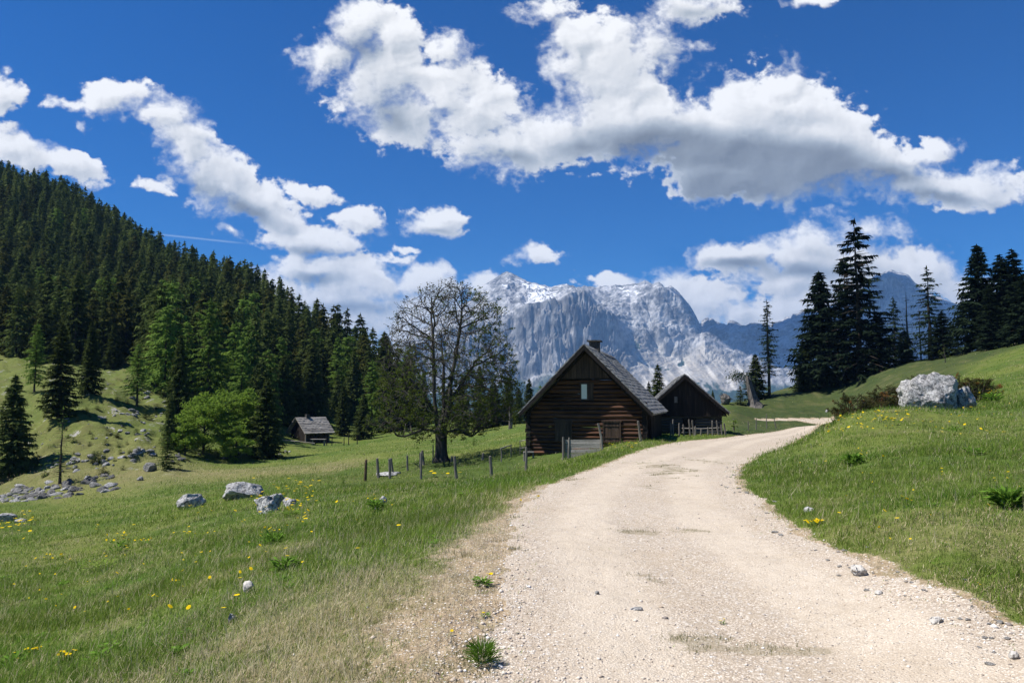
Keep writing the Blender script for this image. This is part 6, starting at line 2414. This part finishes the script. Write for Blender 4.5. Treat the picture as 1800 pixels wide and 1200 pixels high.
def make_grass(name, ntuft, D0, D1, per, hmin, hmax, wmin, seg2, label, powr=0.6, spread=.05):
    # tufts are spread evenly over the view, thinning with distance
    u = rs.rand(ntuft)
    e = -powr
    D = (D0 ** e + u * (D1 ** e - D0 ** e)) ** (1 / e)
    px = rs.uniform(-330, 2180, ntuft)
    x = (px - 900) / FPX * D
    ed = edge_of(x, D)
    vg = verge(x, D)
    dr = dry(x, D)
    wd = weeds(x, D)
    tf = darker_turf(x, D)
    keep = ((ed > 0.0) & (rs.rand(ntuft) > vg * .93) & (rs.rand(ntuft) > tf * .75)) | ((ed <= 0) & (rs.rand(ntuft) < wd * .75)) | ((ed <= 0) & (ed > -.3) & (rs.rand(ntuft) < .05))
    x, D, ed, vg, dr, wd = (a[keep] for a in (x, D, ed, vg, dr, wd))
    n = len(x)
    z = ground_h(x, D)
    cl = fbm(x / .9, D / .9, octv=3, seed=301)
    cl2 = fbm(x / 4.5, D / 4.5, octv=3, seed=305)
    tall = 0.75 + .55 * smooth(-.1, .45, cl) + .35 * smooth(.1, .5, cl2)
    sdx = np.abs(ed)
    tall = tall * np.where(x < 0.05 * D, 1 + .55 * np.exp(-((sdx - 1.3) / 1.1) ** 2) * smooth(7, 10, D), 1) * (1 - .55 * vg)
    bx = np.repeat(x, per) + rs.normal(0, spread, n * per) * np.repeat(np.maximum(1, D / 12), per)
    by = np.repeat(D, per) + rs.normal(0, spread, n * per) * np.repeat(np.maximum(1, D / 12), per)
    bz = np.repeat(z, per) - .01
    Dn = np.repeat(D, per)
    N = n * per
    dryp = np.repeat(dr, per)
    vgp = np.repeat(vg, per)
    isd = rs.rand(N) < (0.10 + dryp * .62)
    h = rs.uniform(hmin, hmax, N) * np.repeat(tall, per) * np.where(isd, .95, 1) * np.where(np.repeat(wd, per) > .2, .5, 1)
    w_ = np.maximum(wmin, Dn * .00052) * rs.uniform(.7, 1.4, N)
    a = rs.uniform(0, 6.28, N)
    lean = rs.uniform(.05, .75, N) + np.where(isd, rs.uniform(0, 1.0, N), 0) + .5 * vgp
    dx = np.cos(a) * np.sin(lean) + .12
    dy_ = np.sin(a) * np.sin(lean)
    dz = np.cos(lean)
    d = np.stack([dx, dy_, dz], 1)
    b0 = np.stack([bx, by, bz], 1)
    sv = np.stack([-np.sin(a + rs.uniform(-.8, .8, N)), np.cos(a), 0 * a], 1)
    # keep blades broadside enough to be seen
    sv[:, 0] += np.where(sv[:, 0] >= 0, .5, -.5)
    sv /= np.linalg.norm(sv, axis=1, keepdims=True)
    sv *= (w_ / 2)[:, None]
    k1 = fbm(np.repeat(x, per) / 1.7, np.repeat(D, per) / 1.7, octv=3, seed=311)[:, None]
    g_a = np.array([0.075, 0.135, 0.018])
    g_b = np.array([0.22, 0.33, 0.05])
    g_c = np.array([0.34, 0.37, 0.11])
    lush = np.repeat(smooth(.0, .45, fbm(x / 2.6, D / 2.6, octv=3, seed=317)), per)[:, None]
    q = rs.rand(N, 1)
    q = np.clip(q * .75 + .35 * k1 + .15, 0, 1)
    col = g_a * (1 - q) + g_b * q
    col = col * (1 - .45 * lush) + np.array([0.085, 0.21, 0.025]) * .45 * lush * (.5 + q)
    col = col * rs.uniform(.6, 1.25, (N, 1)) * np.repeat(rs.uniform(.62, 1.3, n), per)[:, None]
    s_ = (rs.rand(N, 1) < .22)
    col = np.where(s_, col * .4 + g_c * .6, col)
    sd_ = rs.rand(N, 1)
    straw = np.array([0.34, 0.27, 0.14]) * (1 - sd_) + np.array([0.74, 0.65, 0.44]) * sd_
    col = np.where(isd[:, None], straw, col)
    if seg2:
        mid = b0 + d * (h * .55)[:, None]
        tip = b0 + d * h[:, None] + np.stack([dx * .35 * h, dy_ * .35 * h, -.22 * h * lean], 1)
        V_ = np.stack([b0 - sv, b0 + sv, mid + sv * .8, mid - sv * .8, tip], 1).reshape(-1, 3)
        b = np.arange(N) * 5
        F_ = np.concatenate([np.stack([b, b + 1, b + 2], 1), np.stack([b, b + 2, b + 3], 1), np.stack([b + 3, b + 2, b + 4], 1)])
        cc = np.repeat(col, 5, 0)
    else:
        tip = b0 + d * h[:, None]
        V_ = np.stack([b0 - sv, b0 + sv, tip], 1).reshape(-1, 3)
        b = np.arange(N) * 3
        F_ = np.stack([b, b + 1, b + 2], 1)
        cc = np.repeat(col, 3, 0)
    o = link(name, np_mesh(name, V_, F_, cols=cc), M_BLADE)
    tag(o, label, kind='stuff')
    print(name, N, "blades")


make_grass("grass", 46000, 3.3, 9.5, 7, .03, .09, .0036, True, "short mixed green and straw coloured grass near the camera", powr=.2, spread=.035)
make_grass("grass", 66000, 9.0, 30.0, 6, .045, .115, .004, False, "meadow grass on both sides of the track", powr=.8, spread=.06)
make_grass("grass", 48000, 28.0, 110.0, 4, .07, .20, .01, False, "distant meadow grass around the cabins", powr=1.0, spread=.12)



def tuft_patch(name, centres, label, per=16, h0=.05, h1=.12, spread=.05, cols=((.05, .085, .02), (.14, .17, .05)), w0=.004, lean=.9):
    c = np.array(centres)
    n = len(c)
    N = n * per
    b0 = np.repeat(np.stack([c[:, 0], c[:, 1], ground_h(c[:, 0], c[:, 1]) - .006], 1), per, 0)
    sc_ = np.repeat(c[:, 2], per)
    b0[:, :2] += rs.normal(0, spread, (N, 2)) * sc_[:, None]
    a = rs.uniform(0, 6.28, N)
    ln = rs.uniform(.05, lean, N)
    h = rs.uniform(h0, h1, N) * sc_
    d = np.stack([np.cos(a) * np.sin(ln), np.sin(a) * np.sin(ln), np.cos(ln)], 1)
    sv = np.stack([-np.sin(a), np.cos(a), 0 * a], 1)
    sv[:, 0] += np.where(sv[:, 0] >= 0, .5, -.5)
    sv /= np.linalg.norm(sv, axis=1, keepdims=True)
    sv *= (np.maximum(w0, b0[:, 1] * .0005) * rs.uniform(.6, 1.3, N) / 2)[:, None]
    tip = b0 + d * h[:, None]
    V_ = np.stack([b0 - sv, b0 + sv, tip], 1).reshape(-1, 3)
    q = rs.rand(N, 1)
    col = np.array(cols[0]) * (1 - q) + np.array(cols[1]) * q
    o = link(name, np_mesh(name, V_, np.arange(3 * N).reshape(N, 3), cols=np.repeat(col, 3, 0)), M_BLADE)
    tag(o, label, kind='stuff')


# low weeds in the middle of the track
cw = []
for _ in range(9000):
    D = math.exp(rs.uniform(math.log(4.2), math.log(30)))
    px = rs.uniform(880, 1420)
    cw.append(((px - 900) / FPX * D, D))
cw = np.array(cw)
wv_ = weeds(cw[:, 0], cw[:, 1])
kk = rs.rand(len(cw)) < wv_ * .95 * smooth(-.15, .15, fbm(cw[:, 0] / .09, cw[:, 1] / .09, octv=2, seed=345))
cw = np.concatenate([cw[kk], rs.uniform(.5, 1.0, (kk.sum(), 1))], 1)
tuft_patch("grass", cw, "low brownish weeds in the middle of the gravel track", 14, .02, .065, .05, ((.05, .07, .02), (.18, .19, .06)), lean=1.35)
# scattered dark tufts over the bare verge
cw = []
for _ in range(1500):
    D = math.exp(rs.uniform(math.log(3.6), math.log(14)))
    px = rs.uniform(380, 930)
    x = (px - 900) / FPX * D
    cw.append((x, D))
cw = np.array(cw)
kk = (verge(cw[:, 0], cw[:, 1]) > .2) & (edge_of(cw[:, 0], cw[:, 1]) > -.15) & (fbm(cw[:, 0] / .4, cw[:, 1] / .4, octv=2, seed=333) > .02)
cw = np.concatenate([cw[kk], rs.uniform(.5, 1.25, (kk.sum(), 1))], 1)
tuft_patch("grass", cw, "dark scattered tufts on the bare earth verge", 18, .03, .085, .045, ((.05, .06, .02), (.17, .19, .06)), w0=.003, lean=1.2)
# dead flat straw between them
cw = np.stack([rs.uniform(-3.2, 0.2, 5200), rs.uniform(3.4, 11, 5200)], 1)
kk = (edge_of(cw[:, 0], cw[:, 1]) > 0.05) & (rs.rand(len(cw)) < (.15 + dry(cw[:, 0], cw[:, 1])) * (1 - .9 * verge(cw[:, 0], cw[:, 1])))
cw = np.concatenate([cw[kk], rs.uniform(.6, 1.2, (kk.sum(), 1))], 1)
tuft_patch("grass", cw, "dead straw lying in the grass beside the verge", 12, .05, .14, .07, ((.36, .29, .17), (.74, .66, .46)), w0=.0034, lean=1.5)
# tall pale stalks standing over the meadow
n_ = 2600
Dn = np.exp(rs.uniform(math.log(4.2), math.log(28), n_))
pn = np.where(rs.rand(n_) < .75, rs.uniform(-60, 900, n_), rs.uniform(1300, 1900, n_))
cw = np.stack([(pn - 900) / FPX * Dn, Dn], 1)
kk = edge_of(cw[:, 0], cw[:, 1]) > .3
cw = np.concatenate([cw[kk], rs.uniform(.7, 1.3, (kk.sum(), 1))], 1)
tuft_patch("grass", cw, "tall pale seed stalks standing above the meadow grass", 2, .12, .26, .03, ((.42, .36, .22), (.62, .56, .38)), w0=.0028, lean=.9)

# ---------------------------------------------------------------- loose gravel
M_GRAV = blade_material("gravel_stones", 0.0)
n = 42000
D = np.exp(rs.rand(n) ** 1.15 * math.log(26 / 3.2)) * 3.2
px = rs.uniform(500, 1900, n)
x = (px - 900) / FPX * D
ed = edge_of(x, D)
vg = verge(x, D)
edgeb = np.exp(-(ed / .35) ** 2)
keep = ((ed < 0) & (rs.rand(n) < .35 + .65 * edgeb)) | ((ed >= 0) & (rs.rand(n) < vg * .6))
x, D, ed = x[keep], D[keep], ed[keep]
n = len(x)
z = ground_h(x, D)
s = np.clip(rs.lognormal(math.log(.0055), .42, n) * (1 + .6 * np.exp(-(ed / .3) ** 2)), .003, .028)
s = np.maximum(s, D * .00052)
octv = np.array([[1, 0, 0], [0, 1, 0], [-1, 0, 0], [0, -1, 0], [0, 0, .6], [0, 0, -.5]])
of = np.array([[0, 1, 4], [1, 2, 4], [2, 3, 4], [3, 0, 4], [1, 0, 5], [2, 1, 5], [3, 2, 5], [0, 3, 5]])
a = rs.uniform(0, 6.28, n)
V_ = octv[None] * rs.uniform(.65, 1.35, (n, 6, 1)) * s[:, None, None]
xr = V_[..., 0] * np.cos(a)[:, None] - V_[..., 1] * np.sin(a)[:, None]
yr = V_[..., 0] * np.sin(a)[:, None] + V_[..., 1] * np.cos(a)[:, None]
V_ = np.stack([xr + x[:, None], yr + D[:, None], V_[..., 2] + z[:, None] + .1 * s[:, None]], -1).reshape(-1, 3)
F_ = (of[None] + (np.arange(n) * 6)[:, None, None]).reshape(-1, 3)
q = rs.rand(n, 1)
col = np.array([.42, .34, .26]) * (1 - q) + np.array([.66, .60, .52]) * q
col = np.where(rs.rand(n, 1) < .12, np.array([.78, .76, .73]), col)
col = np.where(rs.rand(n, 1) < .10, np.array([.24, .21, .19]), col)
o = link("gravel", np_mesh("gravel", V_, F_, cols=np.repeat(col, 6, 0)), M_GRAV)
tag(o, "loose pale gravel lying on the track and its edges", kind='stuff')
print("gravel", n)

# ---------------------------------------------------------------- yellow flowers and leafy plants
M_YEL = blade_material("yellow_petals", 0.25)
M_LEAFY = blade_material("leafy_green", 0.35)


def flower_heads(rs_, pts, r):
    V_, F_, C_ = [], [], []
    for p in pts:
        rr = r * rs_.uniform(.7, 1.25)
        b = len(V_)
        tl = rs_.normal(0, .35, 2)
        k = 7
        V_.append((p[0], p[1], p[2] + rr * .15))
        for j in range(k):
            aa = 6.283 * j / k
            f = rs_.uniform(.75, 1.15)
            X, Y = math.cos(aa) * rr * f, math.sin(aa) * rr * f
            V_.append((p[0] + X, p[1] + Y, p[2] + X * tl[0] + Y * tl[1]))
        for j in range(k):
            F_.append((b, b + 1 + j, b + 1 + (j + 1) % k))
        c = np.array([.80, .60, .015]) * rs_.uniform(.8, 1.1)
        C_ += [np.minimum(c, 1) * np.array([.9, .8, 1])] + [c] * k
    return np.array(V_), np.array(F_), np.array(C_)


def leafy_mesh(seed, w_, h_, n, up=.6, leaf=.4, pale=0.0):
    rs_ = np.random.RandomState(seed)
    T, C_ = [], []
    V_, F_ = [], []
    for k in range(n):
        a = rs_.uniform(0, 6.28)
        q = rs_.rand() ** .6
        c = np.array([math.cos(a) * q * w_ * .3, math.sin(a) * q * w_ * .3, h_ * rs_.uniform(0, .55)])
        d = np.array([math.cos(a) * (1 - up * rs_.rand()), math.sin(a) * (1 - up * rs_.rand()), rs_.uniform(.15, 1.2) * up])
        d /= np.linalg.norm(d)
        ln = leaf * min(w_, h_ * 1.4) * rs_.uniform(.6, 1.1)
        sd = np.cross(d, [0, 0, 1.0]) + rs_.normal(0, .25, 3)
        sd /= np.linalg.norm(sd)
        b = len(V_)
        wf = .16 if up < .9 else .022
        V_ += [c, c + d * ln * .45 + sd * ln * wf, c + d * ln + np.array([0, 0, -.12 * ln]), c + d * ln * .45 - sd * ln * wf]
        F_ += [(b, b + 1, b + 2), (b, b + 2, b + 3)]
        cc = np.array([.115, .215, .030]) * rs_.uniform(.6, 1.5) + pale * np.array([.10, .08, .03])
        C_ += [cc] * 4
    return np.array(V_), np.array(F_), np.array(C_)


def plant(px, py, wpx, hpx, label, seed, nleaf=60, nfl=8, flr=None, name="flowering_plant", cat="plant", up=.6, leaf=.4, pale=0.0, flat=False):
    g = GY(px, py)
    w_, h_ = wpx / FPX * g.y, hpx / FPX * g.y
    root = empty(name, g)
    tag(root, label, cat)
    if nleaf:
        V_, F_, C_ = leafy_mesh(seed, w_, h_, nleaf, up, leaf, pale)
        link("leaves", np_mesh("leaves", V_, F_, cols=C_), M_LEAFY, root)
    if nfl:
        rs_ = np.random.RandomState(seed)
        pts = [(rs_.uniform(-.5, .5) * w_, rs_.uniform(-.4, .4) * w_, h_ * (rs_.uniform(.7, 1.05) if not flat else rs_.uniform(.8, 1))) for _ in range(nfl)]
        V_, F_, C_ = flower_heads(rs_, pts, flr or max(.012, 1.2 / FPX * g.y))
        link("blossoms", np_mesh("blossoms", V_, F_, cols=C_), M_YEL, root)
        mb = MB()
        for p in pts:
            mb.tube([(p[0] * .6, p[1] * .6, 0), p], [.0022, .0015], 3)
        mb.build("stems", M_LEAFY_ST, root)
    return root


m, t = mat("green_stem")
finish(t, t.new("ShaderNodeBsdfDiffuse", {'Color': (.07, .12, .025, 1)}).outputs[0])
M_LEAFY_ST = m
plant(1500, 818, 40, 28, "dark green leafy spurge clump with a few yellow heads on the right bank", 901, 160, 5)
plant(1770, 895, 55, 50, "bright green leafy plant at the right picture edge", 902, 170, 3, leaf=.5)
plant(1712, 800, 36, 18, "low pale green leafy plant below the boulder on the right bank", 903, 60, 0, leaf=.5)
plant(1431, 924, 34, 10, "flat bouquet of large yellow flowers above the right road edge", 904, 30, 16, flr=.022, flat=True)
plant(117, 1166, 28, 20, "compact round yellow flower head in the lower left corner", 905, 30, 18, flr=.012)
plant(58, 1152, 30, 12, "loose yellow flower cluster left of the compact round one", 906, 26, 12, flr=.010)
plant(20, 1170, 60, 22, "broad leafed plant in the lower left corner without open flowers", 907, 60, 3, leaf=.6)
plant(208, 972, 34, 34, "tall stalked yellow flowers standing over the brown tussock", 908, 50, 14, flr=.028)
plant(255, 958, 30, 12, "wide yellow flower patch right of the tall stalked flowers", 909, 20, 14, flr=.028)
plant(90, 985, 44, 10, "row of yellow flowers left of the brown tussock", 910, 18, 12, flr=.026)
plant(178, 1002, 90, 26, "brown dead tussock with old leaves in the left meadow", 911, 260, 4, pale=1.0, leaf=.22, flr=.02)
plant(480, 956, 52, 26, "spreading leafy green plant in the left meadow centre", 912, 150, 6, flr=.02, leaf=.35)
plant(512, 908, 40, 16, "bright yellow green spurge in front of the jagged boulder", 913, 110, 18, pale=.6)
plant(660, 898, 34, 26, "leafy yellow topped plant beside the small white stone", 914, 110, 12)
plant(307, 1028, 14, 10, "single fat yellow flower alone in the left grass", 915, 8, 5, flr=.014)
plant(848, 1028, 32, 18, "dandelion rosette with one yellow head in the gravel verge", 916, 70, 2, flr=.020, leaf=.6, up=.35)
plant(855, 1086, 18, 10, "small dandelion with one yellow head in the verge grass", 917, 26, 1, flr=.017, leaf=.6)
plant(790, 1118, 14, 8, "tiny yellow weed on the bare verge near the road", 918, 16, 1, flr=.011)
plant(1270, 1098, 16, 8, "orange yellow weed in the middle of the near road", 919, 30, 3, flr=.010)
plant(1745, 706, 36, 22, "yellow headed spurge right of the large boulder", 920, 120, 16)
plant(1595, 895, 14, 22, "pair of yellow flowers stacked on one stalk on the right bank", 921, 16, 4, flr=.018)
plant(1720, 1032, 14, 8, "two small yellow flowers low on the right bank", 922, 12, 2, flr=.010)
plant(1660, 962, 16, 12, "pale green seedling with tiny yellow buds on the right bank", 923, 24, 1, flr=.008)
plant(945, 876, 14, 6, "yellow flower at the left road edge", 924, 10, 3, flr=.018)
plant(913, 884, 10, 5, "orange flower just outside the left road edge", 925, 8, 2, flr=.018)
plant(848, 1170, 46, 50, "dark green grass tussock on the near left verge", 926, 420, 0, name="grass_tussock", cat="tussock", up=.95, leaf=.65)
plant(500, 1000, 60, 26, "fresh green leafy weed patch below the left meadow centre", 927, 150, 0, leaf=.4)

hm = []
for i in range(5):
    V_, F_, C_ = leafy_mesh(970 + i, .16, .09, 26, [.35, .6, .5, .8, .45][i], [.6, .45, .7, .5, .35][i], .35 if i == 3 else 0)
    me = np_mesh("herb", V_, F_, cols=C_)
    me.materials.append(M_LEAFY)
    hm.append(me)
for i in range(110):
    D = math.exp(rs.uniform(math.log(4.3), math.log(24)))
    px = rs.uniform(0, 820) if i % 5 else rs.uniform(1380, 1800)
    x = (px - 900) / FPX * D
    if float(edge_of(np.array([x]), np.array([D]))[0]) < .25 or float(dry(np.array([x]), np.array([D]))[0]) > .35:
        continue
    o = bpy.data.objects.new("leafy_herb", hm[rs.randint(5)])
    COL.objects.link(o)
    s = rs.uniform(.5, 1.1) * max(1, D / 12)
    o.location = (x, D, gz(x, D))
    o.scale = (s, s, s)
    o.rotation_euler = (0, 0, rs.uniform(0, 6.28))
    tag(o, "small leafy green herb growing low in the grass beside the track", "herb", "small leafy herbs in the grass")

FG = "small yellow flowers dotted over the meadow"
FL = "small yellow flower dotted in the meadow grass"
fm = []
for i in range(4):
    rs_ = np.random.RandomState(940 + i)
    pts = [(rs_.uniform(-.03, .03) * i, rs_.uniform(-.03, .03) * i, .12 + rs_.uniform(-.02, .02)) for _ in range(1)]
    V_, F_, C_ = flower_heads(rs_, pts, .015 + .003 * i)
    sv_ = []
    sf_ = []
    for p in pts:
        b = len(V_) + len(sv_)
        sv_ += [(p[0] - .0015, p[1], 0), (p[0] + .0015, p[1], 0), (p[0], p[1], p[2])]
        sf_.append((b, b + 1, b + 2))
    Vn = np.concatenate([V_, np.array(sv_)])
    Fn = np.concatenate([F_, np.array(sf_)])
    Cn = np.concatenate([C_, np.full((len(sv_), 3), .08)])
    me = np_mesh("flower", Vn, Fn, cols=Cn)
    me.materials.append(M_YEL)
    fm.append(me)


def flowers(n, x0, x1, y0, y1, sc=1.0, label=FL, group=FG, slope=0.0):
    for i in range(n):
        px, py = rs.uniform(x0, x1), rs.uniform(y0, y1)
        py += slope * (px - x0)
        g = GY(px, py)
        if float(road_sd(np.array([g.x]), np.array([g.y]))[0]) < .15:
            continue
        o = bpy.data.objects.new("flower", fm[rs.randint(4)])
        COL.objects.link(o)
        s = 1.4 * sc * max(1.0, g.y / 13.0) * rs.uniform(.8, 1.4)
        o.location = g
        o.scale = (s, s, max(1.1, min(s, 1.8)))
        o.rotation_euler = (0, 0, rs.uniform(0, 6.28))
        tag(o, label, "flower", group)


flowers(34, 0, 60, 905, 945)
flowers(60, 440, 560, 845, 900)
flowers(30, 300, 620, 890, 960)
flowers(60, 0, 480, 920, 1100, .7)
flowers(16, 300, 700, 900, 1010, .8)
flowers(8, 760, 812, 836, 842, 1.2, "yellow flower in the strip behind the leaning meadow post", "yellow flowers by the leaning meadow post")
flowers(16, 1066, 1115, 786, 796, .8, "yellow flower on the grass strip before the cabin", "yellow flowers before the cabin")
flowers(75, 1440, 1600, 742, 775, .9, "yellow flower on the sunny crest of the right bank", "yellow flowers on the crest of the right bank", -.10)
flowers(45, 1600, 1800, 705, 780, .8, "yellow flower on the sunny crest of the right bank", "yellow flowers on the crest of the right bank")
flowers(30, 1400, 1780, 780, 980, .6, "lone yellow flower low on the right bank", "scattered yellow flowers low on the right bank")
